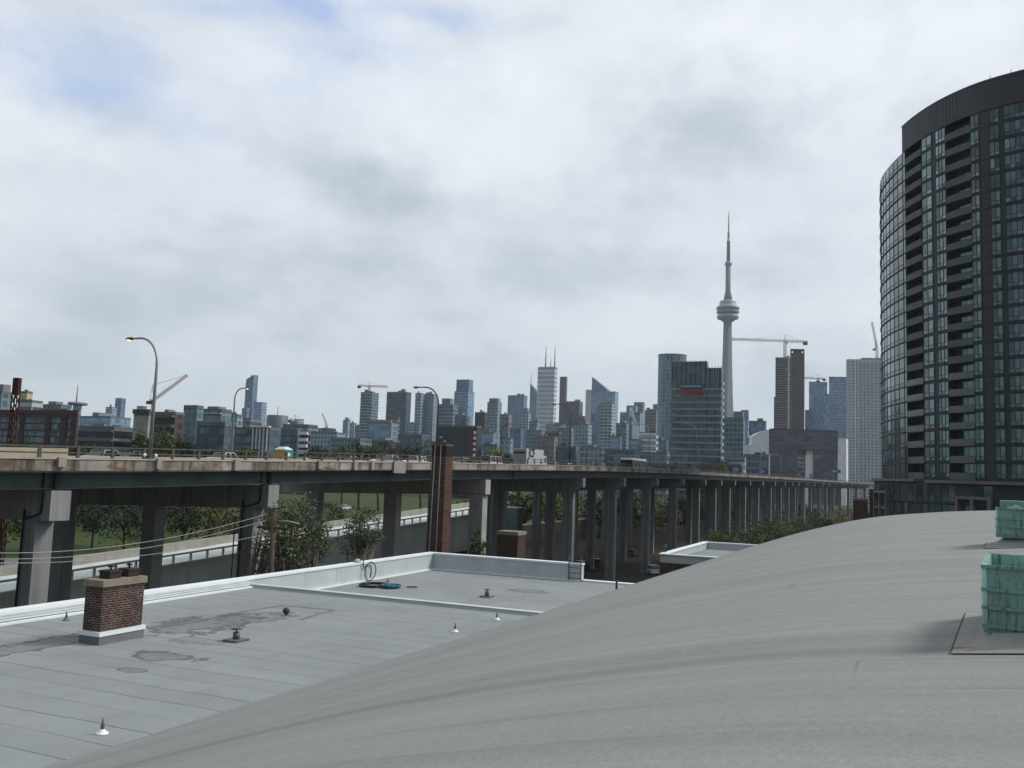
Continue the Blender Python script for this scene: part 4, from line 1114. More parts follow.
for px, off, kind, colr_, lab, sgn in TRAFFIC:
    p, d, nn = path(s_of(px, off, 464), off); car(p, d * sgn, p.z + .135, kind, colr_, lab)

# box truck with lettered rear and side
p, d, nn = path(s_of(519.5, 19, 458), 19); z = p.z + .135
t = thing('box_truck', 'white box truck with dark lettering on rear and side', 'truck', (p.x, p.y, z), 'vehicles on the expressway')
P0 = Vector((p.x, p.y, 0)); c = P0 + d * 4
M_TRUCKW = plain('truck_white', (.62, .64, .65), .45, .4, 0, .06); M_TRUCKG = plain('truck_grey', (.30, .29, .29), .6, .3, 0, .1)
mb = MB(); mb.box(c, d, nn, 4, 1.28, z + .95, z + 3.75); bx_ = mb.build('cargo_box', M_TRUCKW, t, .04)
mb = MB(); mb.box(P0 - d * .03, nn, d, 1.2, .02, z + 1.05, z + 3.65); mb.build('rear_door', M_TRUCKG, t)
mb = MB(); mb.box(c, d, nn, 3.9, .5, z + .6, z + .94); mb.build('chassis', M_BLACK, t)
mb = MB(); ext(mb, [(8.2, .6), (10.2, .6), (10.25, 1.6), (9.8, 2.7), (8.2, 2.8)], P0, d, nn, 1.15, z); cb = mb.build('cab', M_TRUCKW, t, .08)
mb = MB(); mb.box(P0 + d * 9.3, d, nn, .5, 1.17, z + 1.65, z + 2.4); mb.build('side_window', M_GLASS, cb)
for x in (1.2, 2.4, 7.4, 9.2):
    for s2 in (-1, 1):
        mb = MB(); q = P0 + d * x + nn * s2 * 1.05 + UP * (z + .5); mb.tube([q - nn * .15, q + nn * .15], .5, 14); mb.build('wheel', M_TYRE, t)
def lettering(txt, origin, right, up, size, mat, parent, name='lettering', bold=0.0):
    cu_ = bpy.data.curves.new(name, 'FONT'); cu_.body = txt; cu_.size = size; cu_.extrude = .01; cu_.offset = bold
    cu_.align_x = 'CENTER'; cu_.align_y = 'CENTER'
    tmp = bpy.data.objects.new('tmp', cu_); col.objects.link(tmp)
    dg = bpy.context.evaluated_depsgraph_get(); me = bpy.data.meshes.new_from_object(tmp.evaluated_get(dg))
    bpy.data.objects.remove(tmp); bpy.data.curves.remove(cu_)
    fw = right.cross(up)
    r_ = parent
    while r_.parent: r_ = r_.parent
    for v in me.vertices:
        v.co = origin + right * v.co.x + up * v.co.y + fw * v.co.z - r_.location
    me.materials.clear(); me.materials.append(mat)
    o = bpy.data.objects.new(name, me); col.objects.link(o); o.parent = parent
    return o
M_INK = plain('dark_ink', (.02, .025, .04), .6)
lettering('JCF', P0 + d * 2.3 - nn * 1.3 + UP * (z + 2.95), d, UP, 2.0, M_INK, bx_, bold=.07)
mb = MB()
for i in range(9):
    mb.box(P0 - d * .056 - nn * (-.95 + i * .235), nn, d, .085 + .02 * (i % 3), .006, z + 2.85, z + 3.15 + .08 * (i % 2))
mb.build('lettering', M_INK, t)

# coach with white roof
p, d, nn = path(s_of(634, 13, 462), 13); z = p.z + .135; P0 = Vector((p.x, p.y, 0))
t = thing('coach', 'green and white coach with white roof and dark windows', 'bus', (p.x, p.y, z), 'vehicles on the expressway')
mb = MB(); ext(mb, [(-6, .4), (6, .4), (6.1, 1.5), (-6, 1.5)], P0, d, nn, 1.27, z); mb.build('body', plain('coach_green', (.03, .12, .07), .35, .4), t, .05)
mb = MB(); ext(mb, [(-5.95, 1.502), (6.05, 1.502), (5.85, 2.75), (-5.9, 2.75)], P0, d, nn, 1.25, z); mb.build('window_band', plain('coach_glass', (.012, .014, .016), .45, .3), t)
mb = MB(); ext(mb, [(-6.0, 2.752), (5.9, 2.752), (5.6, 3.2), (-5.9, 3.2)], P0, d, nn, 1.27, z); mb.build('roof', M_TRUCKW, t, .08)
mb = MB(); mb.box(P0 - d * 6.03, nn, d, 1.15, .02, z + 1.45, z + 2.6); mb.build('rear_window', plain('coach_glass', (.012, .014, .016), .45, .3), t)
for x in (-3.8, 4.0):
    for s2 in (-1, 1):
        mb = MB(); q = P0 + d * x + nn * s2 * 1.1 + UP * (z + .48); mb.tube([q - nn * .14, q + nn * .14], .48, 14); mb.build('wheel', M_TYRE, t)

# cars parked below the viaduct
def gcar(px, py, kind, color, hd, lab, z=0.0):
    p = onz(px, py, z); car(p, (A2 * math.cos(hd) + B2 * math.sin(hd)).normalized(), z, kind, color, lab, 'cars parked under and behind the viaduct')
gcar(651, 574, 'suv', WHITE_, .6, 'white car parked at the foot of the ribbed pier')
gcar(596, 566, 'sedan', RED_, .2, 'dark red car parked between the ribbed piers')
gcar(577, 570, 'suv', BLK, 1.2, 'black car parked behind the parapet ladder')
gcar(537, 574, 'suv', BLU, .3, 'dark blue car parked beside the squat brick block')
gcar(632, 556, 'sedan', GRY, .1, 'grey car parked deep in the shade under the viaduct')
gcar(672, 552, 'sedan', BLK, .1, 'black car parked beyond the white car in the shade')

# ------------------------------------------------------------------ concrete ramp behind the viaduct
M_RAMP = concrete('ramp_concrete', (.60, .65, .62), .2, .3); M_RAMPRAIL = concrete('pale_rail', (.62, .60, .54), .2, 1.0)
VR = 72.0
def ramp_z(u): return 6.7 + (u - 63.4) / 82 * 3.8
rt = thing('road_ramp', 'long concrete ramp with pale railing rising to the right behind the viaduct piers', 'ramp', W(60, VR, 0))
U0, U1 = -20, 168
mb = MB(); q = [W(U0, VR), W(U1, VR), W(U1, VR + 9), W(U0, VR + 9)]
mb.hexa([p + UP * 3.4 for p in q] + [setz(p, ramp_z(u) - 1.2) for p, u in zip(q, (U0, U1, U1, U0))]); mb.build('side_wall', M_RAMP, rt)
mb = MB(); uvbox(mb, U0, U1, VR + .5, VR + 8.5, -.5, 3.399); mb.build('brick_footing', M_REDBRICK, rt)
mb = MB(); q = [W(U0, VR - .15), W(U1, VR - .15), W(U1, VR + .35), W(U0, VR + .35)]
mb.hexa([setz(p, ramp_z(u) - 1.198) for p, u in zip(q, (U0, U1, U1, U0))] + [setz(p, ramp_z(u) - 1.0) for p, u in zip(q, (U0, U1, U1, U0))]); mb.build('ledge', M_RAMPRAIL, rt)
mb = MB(); q = [W(U0, VR - .1), W(U1, VR - .1), W(U1, VR + .15), W(U0, VR + .15)]
mb.hexa([setz(p, ramp_z(u) - .2) for p, u in zip(q, (U0, U1, U1, U0))] + [setz(p, ramp_z(u)) for p, u in zip(q, (U0, U1, U1, U0))]); mb.build('top_rail', M_RAMPRAIL, rt)
mb = MB(); q = [W(U0, VR + 8.6), W(U1, VR + 8.6), W(U1, VR + 8.9), W(U0, VR + 8.9)]
mb.hexa([setz(p, ramp_z(u) - 1.198) for p, u in zip(q, (U0, U1, U1, U0))] + [setz(p, ramp_z(u) - .25) for p, u in zip(q, (U0, U1, U1, U0))]); mb.build('back_parapet', concrete('back_parapet_concrete', (.34, .33, .29), .3, .6), rt)
u = 40.0
while u < U1:
    mb = MB(); uvbox(mb, u - .12, u + .12, VR - .06, VR + .12, ramp_z(u) - 1.0, ramp_z(u) - .2); mb.build('rail_post', M_RAMPRAIL, rt); u += 2.6
def hut(px0, px1, ytop, ybot, Y, label, wallm, roofm):
    pa, pb = at(px0, ytop, Y), at(px1, ytop, Y); hw = (pb.x - pa.x) / 2; c = (pa + pb) / 2
    t = thing('shed', label, 'shed', (c.x, c.y, 0))
    mb = MB(); mb.prism([c + A2 * a * hw * .7 + B2 * b_ * hw * .72 for a, b_ in ((-1, 1), (-1, -1), (1, -1), (1, 1))], 0, c.z - .25); mb.build('wall', wallm, t)
    mb = MB(); mb.box(c, A2, B2, hw * .74, hw * .76, c.z - .248, c.z); mb.build('roof', roofm, t)
    mb = MB(); mb.box(c - A2 * (hw * .7 + .02) , B2, A2, .5, .02, .02, 2.1); mb.build('door', M_DKMETAL, t)
hut(502, 524, 507, 535, 178, 'pale green shed with light roof seen between the piers', plain('pale_green_wall', (.19, .27, .24), .8), M_RAMPRAIL)
gp = onz(345, 522, 2.2)
for px, py, col3, lab in ((344, 525, WHITE_, 'white car parked on the lawn edge behind the left piers'), (48, 552, (.2, .03, .10), 'crimson car parked behind the left pier')):
    p = onz(px, py, 1.2)
    car(p, A2, lawn_z(uv_of(p)[1]) + .55 if uv_of(p)[1] > 95 else .02, 'sedan', col3, lab, 'cars parked under and behind the viaduct')
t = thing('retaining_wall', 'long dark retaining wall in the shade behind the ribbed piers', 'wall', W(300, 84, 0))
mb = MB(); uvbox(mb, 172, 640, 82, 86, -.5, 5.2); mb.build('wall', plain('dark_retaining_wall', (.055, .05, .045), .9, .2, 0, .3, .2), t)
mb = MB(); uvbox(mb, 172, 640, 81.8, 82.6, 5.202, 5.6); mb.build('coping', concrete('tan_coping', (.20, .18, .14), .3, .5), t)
# signs on posts
def post_sign(px, ytop, ybot, wpx, Y, m, label, cat='sign'):
    pt, pb = at(px, ytop, Y), at(px, ybot, Y); hw = wpx / 900 * Y / 2
    t = thing('post_sign', label, cat, (pt.x, pt.y, 0))
    mb = MB(); mb.tube([(pt.x, pt.y + .06, 0), (pt.x, pt.y + .06, pt.z)], .06, 6); mb.build('post', M_DKMETAL, t)
    mb = MB(); mb.box(pt, Vector((1, 0, 0)), Vector((0, 1, 0)), hw, .03, pb.z, pt.z); mb.build('panel', m, t)
post_sign(59, 529, 542, 3.6, 92, M_SIGNW, 'tall white banner on a post between the left columns')
post_sign(190, 539, 546, 9, 118, M_BLUE, 'blue board on a post behind the ramp railing')
post_sign(211, 538, 544, 3, 118, M_SIGNW, 'small white board on a post behind the ramp')
post_sign(235, 516, 522, 4.5, 84, plain('grey_box', (.3, .31, .3), .6), 'grey box on a dark post among the ramp trees')

# ------------------------------------------------------------------ utility pole and wires
M_WOOD = plain('weathered_pole_wood', (0.085, 0.06, 0.045), .9, .2, 0, .3, 3)
pt = at(274, 512, 53); pbx = at(272, 572, 53)
t = thing('utility_pole', 'brown wooden utility pole with crossarm before the square pier', 'utility pole', (pbx.x, 53, 0))
mb = MB(); mb.tube([(pbx.x, 53, 0), (pt.x, 53, pt.z)], [.2, .15], 9); mb.build('pole', M_WOOD, t)
mb = MB(); mb.box((pt.x, 53), A2, B2, .07, 1.1, pt.z - 1.0, pt.z - .86); mb.build('crossarm', M_WOOD, t)
for k in (-.9, -.3, .9):
    mb = MB(); q = Vector((pt.x, 53, pt.z - .86)) + B2 * k; mb.lathe(q, [(.05, 0), (.06, .08), (.03, .14)], 8); mb.build('insulator', M_GALV, t)
mb = MB(); q = Vector((pt.x, 53, pt.z - .5)); mb.tube([q, q + Vector((1.0, -.3, .0)), q + Vector((1.6, -.5, -.1))], .05, 6); mb.build('bracket_arm', M_GALV, t)
M_WIRE = plain('pale_wire', (.30, .31, .31), .5)
for (ys, ym, ye, xe, nm_) in ((553, 549, 514, 267, 'uppermost'), (559, 555, 520, 267, 'middle'), (563, 560, 535, 262, 'lowest')):
    pts = []
    x0_, x1_, x2_ = 0.0, 150.0, float(xe)
    y1_ = ys - (ys - ye) * .30
    for i in range(31):
        px = -130 + (xe + 130) * i / 30
        yy = ys * (px - x1_) * (px - x2_) / ((x0_ - x1_) * (x0_ - x2_)) + y1_ * (px - x0_) * (px - x2_) / ((x1_ - x0_) * (x1_ - x2_)) + ye * (px - x0_) * (px - x1_) / ((x2_ - x0_) * (x2_ - x1_))
        Yw_ = 1 / (1 / 30 + (1 / 53 - 1 / 30) * i / 30)
        pts.append(at(px, yy, Yw_))
    mb = MB(); mb.tube(pts, .016, 5)
    tag(mb.build('power_line', M_WIRE), '%s of three pale overhead wires running left from the wooden pole' % nm_, 'wire', 'overhead wires left of the utility pole')
# ------------------------------------------------------------------ dark curved condominium tower
PLAN = [Vector(p + (0,)) for p in ((97, 211.5), (89, 205.5), (82.5, 198), (78.3, 189.3), (76.3, 181), (75.4, 171), (75.9, 163), (77.5, 156.5), (80.0, 151.3), (83.6, 147), (88.2, 143), (94, 139.2), (101, 136.2), (109, 134))]
CRV = catmull(PLAN, 10)
CC = [0.0]
for a, b_ in zip(CRV, CRV[1:]): CC.append(CC[-1] + (b_ - a).length)
def cpt(s, off=0.0):
    s = max(0, min(CC[-1] - 1e-4, s)); i = 0
    while CC[i + 1] < s: i += 1
    t = (s - CC[i]) / (CC[i + 1] - CC[i]); p = CRV[i].lerp(CRV[i + 1], t)
    d = (CRV[i + 1] - CRV[i]).normalized(); nn = Vector((d.y, -d.x, 0))   # outward: towards the camera side
    if nn.dot(Vector((-1, -.4, 0))) < 0: nn = -nn
    return p + nn * off, d, nn
def cs(px, py=300):
    best, bs = 1e9, 0
    lo = 0
    for i in range(2000):
        s = CC[-1] * i / 2000
        p, _, _ = cpt(s); z = at(px, py, p.y).z
        e_ = abs(px_of((p.x, p.y, z)) - px)
        # skip the part that turns away behind the left silhouette
        if p.y < 192 and e_ < best: best, bs = e_, s
    return bs
p904 = cpt(cs(904, 150))[0]
ZR = at(904, 152, p904.y).z; ZCR = at(904, 126.5, p904.y).z
ZPOD = 19.0; NFL = 22; FH = (ZR - ZPOD) / NFL
M_TDARK = plain('dark_precast', (0.036, 0.040, 0.046), .55, .35, 0, .15, .3)
M_TMETAL = plain('charcoal_metal', (0.040, 0.042, 0.048), .45, .4, .2, .12, .5)
M_TSLAB = plain('grey_slab_edge', (0.105, 0.112, 0.118), .7, .3, 0, .15, .4)
M_STONE = plain('grey_brown_stone', (0.17, 0.155, 0.15), .8, .3, 0, .1, .5)
def mat_pane(name, base, metal, dark=.25):
    b = NB(name); g = b.n('ShaderNodeNewGeometry')
    c = b.ramp(g.outputs['Random Per Island'], [(0.0, cmul(base, dark)), (0.45, cmul(base, .6)), (0.8, base), (1.0, cmul(base, 1.35))])
    return b.out(c, .12, .5, metal)
M_PANE = mat_pane('teal_glass', (0.185, 0.26, 0.255), .7, .35)
M_PANE2 = mat_pane('grey_teal_glass', (0.20, 0.245, 0.245), .7, .5)
M_RECESS = plain('recess_dark', (0.02, 0.021, 0.024), .6)
M_BALGLASS = plain('smoked_balustrade', (0.085, 0.10, 0.10), .2, .5, .3, .1)
tw = thing('condominium_tower', 'dark curved glass condominium tower with stacked balconies at the right edge', 'tower', (p904.x, p904.y, 0))
sL = 0.0; BAL = [(cs(907), cs(923)), (cs(948), cs(973))]
WIN = [(cs(923.5), cs(933.5), 2), (cs(937.5), cs(947.5), 3), (cs(973.5), cs(982), 2), (cs(993), cs(1002.5), 2), (cs(1008), cs(1030), 4)]
s1030 = cs(1030); WIN.append((s1030 + 2.2, s1030 + 6.0, 3)); WIN.append((s1030 + 8, s1030 + 11, 2))
s904 = cs(904); s907 = cs(906.5)
# wall outline with balcony notches
outl = []
s = 0.0; ev = sorted([(a, 'in') for a, b_ in BAL] + [(b_, 'out') for a, b_ in BAL]); inside = False
marks = [i * 1.0 for i in range(int(CC[-1]) + 1)]
for m_s in sorted(marks + [x for x, _ in ev]):
    hit_ = [k for x, k in ev if abs(x - m_s) < 1e-6]
    if hit_:
        outl += [cpt(m_s, 0)[0], cpt(m_s, -1.7)[0]] if hit_[0] == 'in' else [cpt(m_s, -1.7)[0], cpt(m_s, 0)[0]]
        inside = hit_[0] == 'in'
    else: outl.append(cpt(m_s, -1.7 if inside else 0)[0])
outl += [Vector((128, 140, 0)), Vector((132, 196, 0)), Vector((112, 216, 0))]
mb = MB(); mb.prism(outl, ZPOD - 1, ZR); mb.build('wall', M_TDARK, tw)
# crown screen over the right part, ribbed
mb = MB(); cr = [cpt(s904 + i * .5, .12)[0] for i in range(int((CC[-1] - s904) / .5))]
cin = [p for p in cr] + [Vector((126, 142, 0)), Vector((126, 165, 0)), Vector((90, 175, 0))]
mb.prism(cin, ZR + .01, ZCR)
mb.build('crown_screen', M_TMETAL, tw)
for i in range(0, 70):
    sx = s904 + .3 + i * .75
    if i > 22: break
    mb = MB(); p, d, nn = cpt(sx, .15); mb.box(p, d, nn, .025, .02, ZR + .05, ZCR - .15); mb.build('screen_rib', M_TDARK, tw)
mb = MB(); q = [(cpt(s904 + i * .5, .02)[0], cpt(s904 + i * .5, .2)[0]) for i in range(int((CC[-1] - s904) / .5))]
for (a, b_), (c, d2) in zip(q, q[1:]):
    mb.hexa([a + UP * (ZCR + .005), c + UP * (ZCR + .005), d2 + UP * (ZCR + .005), b_ + UP * (ZCR + .005), a + UP * (ZCR + .25), c + UP * (ZCR + .25), d2 + UP * (ZCR + .25), b_ + UP * (ZCR + .25)])
mb.build('crown_coping', M_TSLAB, tw)
def strip(mb, s0, s1, o0, o1, z0, z1, step=.8, mi=0):
    n_ = max(1, int((s1 - s0) / step)); ss_ = [s0 + (s1 - s0) * i / n_ for i in range(n_ + 1)]
    for a, b_ in zip(ss_, ss_[1:]):
        pa0, pa1, pb0, pb1 = cpt(a, o0)[0], cpt(a, o1)[0], cpt(b_, o0)[0], cpt(b_, o1)[0]
        r = [pa0, pb0, pb1, pa1]
        if (r[1] - r[0]).cross(r[2] - r[1]).z < 0: r = r[::-1]
        mb.hexa([p + UP * z0 for p in r] + [p + UP * z1 for p in r], mi)
def panes(mb, s0, s1, z0, z1, ncol, splits, mi, off=.06, gap=.045, fr=True, fmi=0):
    """separate panes in a projecting frame"""
    w_ = (s1 - s0) / ncol
    for i in range(ncol):
        a, b_ = s0 + w_ * i + gap, s0 + w_ * (i + 1) - gap
        for za, zb in splits:
            p, q = cpt(a, off)[0], cpt(b_, off)[0]
            u_, v_ = z0 + (z1 - z0) * za + gap, z0 + (z1 - z0) * zb - gap
            pts = [p + UP * u_, q + UP * u_, q + UP * v_, p + UP * v_]
            nrm = (pts[1] - pts[0]).cross(pts[2] - pts[1])
            if nrm.dot(cpt(a)[2]) < 0: pts = pts[::-1]
            # panes do not stand perfectly in one plane
            j = [cpt(a)[2] * random.uniform(-.012, .012) for _ in pts]
            mb.poly([x + y for x, y in zip(pts, j)], None, mi)
    if fr:
        for i in range(ncol + 1):
            sx = s0 + w_ * i; p, d, nn = cpt(sx, .07); mb.box(p, d, nn, .035, .06, z0, z1, fmi)
        for za, zb in splits:
            for zz in (za, zb):
                z = z0 + (z1 - z0) * zz; strip(mb, s0, s1, .01, .10, z - .035, z + .035, 2.0, fmi)
winlist = []
for k in range(NFL):
    z0 = ZPOD + FH * k
    # left curved curtain wall, one storey each, and its projecting slab lip
    mb = MB(); sA = .5
    ncol = 18; panes(mb, sA, s904, z0 + .16, z0 + FH - .1, ncol, ((0, .28), (.28, 1)), 1); mb.build('curtain_wall', [M_TMETAL, M_PANE2], tw)
    mb = MB(); strip(mb, .2, s904 - .02, .0, .24, z0 - .07, z0 + .07); mb.build('slab_lip', M_TSLAB, tw)
    mb = MB(); panes(mb, s904 + .1, s907 + .1, z0 + .16, z0 + FH - .1, 1, ((0, 1),), 1); winlist.append((mb, 3, k))
    for i, (a, b_, nc) in enumerate(WIN):
        mb = MB()
        sp_ = ((0, .27), (.27, 1)) if i != 4 else ((0, .3), (.3, 1))
        panes(mb, a, b_, z0 + .38, z0 + FH - .22, nc, sp_, 1); winlist.append((mb, i if i < 5 else 9, k))
    for a, b_ in BAL:
        mb = MB(); strip(mb, a + .02, b_ - .02, -1.66, .18, z0 - .1, z0 + .1); bo = mb.build('balcony', M_TSLAB, tw)
        mb = MB(); strip(mb, a + .03, b_ - .03, .06, .13, z0 + .1, z0 + 1.12); mb.build('balustrade', M_TSLAB if k > 6 else M_BALGLASS, bo)
        mb = MB(); strip(mb, a + .03, b_ - .03, .04, .15, z0 + 1.121, z0 + 1.18); mb.build('top_rail', M_TMETAL, bo)
        mb = MB(); panes(mb, a + .3, b_ - .3, z0 + .12, z0 + FH - .15, max(2, int((b_ - a) / 1.3)), ((0, 1),), 1, -1.63, .05, False); mb.build('balcony_door', [M_TMETAL, M_PANE], bo)
winlist.sort(key=lambda x: (x[1] == 9, x[1] == 3 and 0, x[2] * 0))
for mb, _, _ in winlist[:100]: mb.build('window', [M_TMETAL, M_PANE], tw)
rest = MB()
for mb, _, _ in winlist[100:]:
    o = len(rest.v); rest.v += mb.v; rest.f += [tuple(i + o for i in f) for f in mb.f]; rest.uv += mb.uv; rest.mi += mb.mi; rest.sm += mb.sm
tag(rest.build('window', [M_TMETAL, M_PANE], tw), kind='stuff')
for k in range(NFL):
    mb = MB(); strip(mb, s907 + .2, CC[-1] - .2, .0, .05, ZPOD + FH * k - .05, ZPOD + FH * k + .05, 1.5); 
    mb.build('floor_joint', M_BLACK, tw)
# podium
pod = [cpt(2.0 + i * 1.0, 1.6)[0] for i in range(int(CC[-1] - 3))]
mb = MB(); mb.prism(pod + [Vector((128, 142, 0)), Vector((128, 200, 0)), Vector((110, 216, 0))], 0, ZPOD - .6); po = mb.build('podium', M_TDARK, tw)
gapA, gapB = cs(926, 480), cs(937, 480)
mb = MB(); strip(mb, .3, gapA, -.5, 2.3, ZPOD - .55, ZPOD - .02); mb.build('canopy_slab', M_STONE, po)
mb = MB(); strip(mb, gapB, CC[-1] - .3, -.5, 2.6, ZPOD - .75, ZPOD - .2); mb.build('canopy_slab', M_STONE, po)
for k in range(5):
    z0 = ZPOD - 4.1 - 3.4 * k
    for i in range(22):
        a = 2.5 + i * 3.1
        if a + 3 > CC[-1]: break
        if (i * 7 + k * 3) % 5 != 0:
            mb = MB(); panes(mb, a + .15, a + 2.9, z0 + .2, z0 + 3.1, 2, ((0, .3), (.3, 1)), 1, 1.68, .05, False); mb.build('podium_window', [M_TMETAL, M_PANE], po)
    mb = MB(); strip(mb, 2.2, CC[-1] - .5, 1.6, 1.95, z0 - .14, z0 + .14); mb.build('podium_slab', M_TMETAL, po)
def stone_frame(px0, px1, ytop, py=500):
    a, b_ = cs(px0, py), cs(px1, py); p = cpt((a + b_) / 2, 2)[0]; zt = at((px0 + px1) / 2, ytop, p.y).z
    mb = MB(); n_ = 2; wd = (b_ - a) / n_
    for i in range(n_ + 1): strip(mb, a + wd * i - .25, a + wd * i + .25, 1.62, 2.6, 0, zt - .5)
    strip(mb, a - .25, b_ + .25, 1.61, 2.61, zt - .499, zt)
    for j in range(1, 5): strip(mb, a + .25, b_ - .25, 1.62, 2.4, zt - 3.3 * j - .2, zt - 3.3 * j + .2)
    mb.build('stone_frame', M_STONE, po)
stone_frame(887, 899, 491); stone_frame(967, 996, 497); stone_frame(870, 876, 489)
for px in (993, 1015):
    p = cpt(cs(px), -.6)[0]; mb = MB(); mb.tube([p + UP * ZCR, p + UP * (ZCR + 1.2)], .05, 5); mb.build('roof_mast', M_DKMETAL, tw)

# ------------------------------------------------------------------ skyline
F = {}
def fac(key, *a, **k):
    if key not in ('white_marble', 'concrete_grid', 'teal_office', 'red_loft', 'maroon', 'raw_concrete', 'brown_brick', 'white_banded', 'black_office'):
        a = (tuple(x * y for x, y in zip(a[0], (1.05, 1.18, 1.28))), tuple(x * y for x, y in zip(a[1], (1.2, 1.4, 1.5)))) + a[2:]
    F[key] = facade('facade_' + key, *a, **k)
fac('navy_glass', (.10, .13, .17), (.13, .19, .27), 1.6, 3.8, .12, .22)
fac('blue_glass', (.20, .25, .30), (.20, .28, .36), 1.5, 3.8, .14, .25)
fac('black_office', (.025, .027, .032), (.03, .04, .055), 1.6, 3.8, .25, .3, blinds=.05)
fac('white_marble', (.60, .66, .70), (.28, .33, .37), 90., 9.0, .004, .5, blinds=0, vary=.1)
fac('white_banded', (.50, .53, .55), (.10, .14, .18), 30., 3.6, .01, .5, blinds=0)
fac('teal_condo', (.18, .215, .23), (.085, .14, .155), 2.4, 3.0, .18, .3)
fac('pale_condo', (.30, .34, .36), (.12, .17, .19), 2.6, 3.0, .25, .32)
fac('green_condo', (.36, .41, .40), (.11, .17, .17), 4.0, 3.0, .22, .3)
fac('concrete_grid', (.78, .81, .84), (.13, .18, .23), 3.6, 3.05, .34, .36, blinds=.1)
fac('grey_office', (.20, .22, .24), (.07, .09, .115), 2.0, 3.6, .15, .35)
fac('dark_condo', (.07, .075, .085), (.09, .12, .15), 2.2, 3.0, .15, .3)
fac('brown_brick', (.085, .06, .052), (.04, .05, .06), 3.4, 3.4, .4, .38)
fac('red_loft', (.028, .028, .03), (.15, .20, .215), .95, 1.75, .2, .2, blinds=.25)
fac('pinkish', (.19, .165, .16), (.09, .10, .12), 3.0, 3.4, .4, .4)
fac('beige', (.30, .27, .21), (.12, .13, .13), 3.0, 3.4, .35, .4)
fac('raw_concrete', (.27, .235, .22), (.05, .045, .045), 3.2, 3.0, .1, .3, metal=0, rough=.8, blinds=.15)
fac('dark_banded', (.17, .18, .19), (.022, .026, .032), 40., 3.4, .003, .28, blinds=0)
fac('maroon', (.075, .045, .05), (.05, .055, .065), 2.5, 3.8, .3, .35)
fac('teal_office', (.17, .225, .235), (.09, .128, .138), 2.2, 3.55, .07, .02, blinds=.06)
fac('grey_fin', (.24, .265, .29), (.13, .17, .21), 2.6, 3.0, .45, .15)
M_ROOF = plain('roof_gravel', (.16, .165, .17), .9, .2, 0, .2, .1)
M_PENT = plain('penthouse_cladding', (.20, .22, .24), .6, .3, 0, .15, .1)
M_WHITEP = plain('white_panel', (.80, .82, .84), .6, .3, 0, .05, .1)
def footprint(x0, x1, yt, Y, k=0.8, xc=None):
    X_ = lambda px: at(px, yt, Y).x / Y
    r0, r1 = X_(x0), X_(x1)
    def solve(c):
        X = X_(c) * Y
        w_ = (X - r0 * Y) / (.918 + .396 * r0); l_ = (r1 * Y - X) / max(.02, .396 - .918 * r1)
        return X, w_, l_
    if xc is None:
        lo, hi = x0, x1
        for _ in range(40):
            c = (lo + hi) / 2; X, w_, l_ = solve(c)
            if l_ > k * w_: lo = c
            else: hi = c
        xc = (lo + hi) / 2
    X, w_, l_ = solve(xc); l_ = min(l_, 90)
    sw = Vector((X, Y, 0))
    return [sw, sw + A2 * l_, sw + A2 * l_ + B2 * w_, sw + B2 * w_], w_, l_
def shrink(pl, f):
    c = sum(pl, Vector()) / len(pl); return [c + (p - c) * f for p in pl]
def bld(label, x0, x1, yt, Y, st, k=0.8, xc=None, pent=None, masts=(), cat=None, name=None, roof=True, z0=0.0, group=None, front=False):
    if front or x0 > 770:      # stands square to the line of sight
        a, b_ = at(x0, yt, Y), at(x1, yt, Y); wd = b_.x - a.x; dp = wd * .9; r_ = a.x / Y
        pl = [Vector((b_.x, Y - wd * .12, 0)), Vector((b_.x + dp * r_, Y - wd * .12 + dp, 0)), Vector((a.x + dp * r_, Y + dp, 0)), Vector((a.x, Y, 0))]
    else: pl, w_, l_ = footprint(x0, x1, yt, Y, k, xc)
    zt = at((x0 + x1) / 2, yt, Y).z
    tall = zt > 60
    t = thing(name or ('tower_block' if tall else 'city_building'), label, cat or ('tower' if tall else 'building'), (pl[0].x, pl[0].y, z0), group)
    mb = MB(); mb.prism(pl, z0, zt - .9); mb.build('wall', F[st] if isinstance(st, str) else st, t)
    if roof:
        mb = MB(); mb.prism(shrink(pl, 1.012), zt - .898, zt); mb.build('roof', M_ROOF, t)
    rp = random.Random(int(x0 * 31 + x1 * 7))
    if roof and not pent and rp.random() < .65:
        for q_ in range(rp.choice((1, 2, 2, 3))):
            fa, fb3 = rp.uniform(.15, .8), rp.uniform(.2, .75); q = pl[0].lerp(pl[1], fa).lerp(pl[3].lerp(pl[2], fa), fb3)
            sx = (pl[1] - pl[0]).length * rp.uniform(.06, .16); sy = (pl[3] - pl[0]).length * rp.uniform(.06, .16)
            mb = MB(); mb.box(q, (pl[1] - pl[0]).normalized(), (pl[3] - pl[0]).normalized(), sx, sy, zt + .003, zt + Y * rp.uniform(.0012, .0032)); mb.build('roof_plant', rp.choice((M_PENT, M_ROOF, M_DKMETAL)), t)
    if pent:
        f0, f1, yp, pst = pent
        a = pl[3].lerp(pl[0], f0); b_ = pl[3].lerp(pl[0], f1); dd = pl[1] - pl[0]
        zp = at((x0 + x1) / 2, yp, Y).z
        mb = MB(); mb.prism([b_ + dd * .15, b_ + dd * .85, a + dd * .85, a + dd * .15], zt + .002, zp); mb.build('penthouse', F[pst] if isinstance(pst, str) and pst in F else M_PENT, t)
    for mx, my, rr in masts:
        q = (pl[0] + pl[2]) / 2; zb = zt; tp_ = at(mx, my, Y)
        mb = MB(); mb.tube([(tp_.x, q.y if False else Y + 3, zb - 1), (tp_.x, Y + 3, (zb + tp_.z) / 2), (tp_.x, Y + 3, tp_.z)], [rr, rr * .7, rr * .3], 6); mb.build('mast', M_DKMETAL, t)
    t['zt'] = 0; del t['zt']
    return t, pl, zt
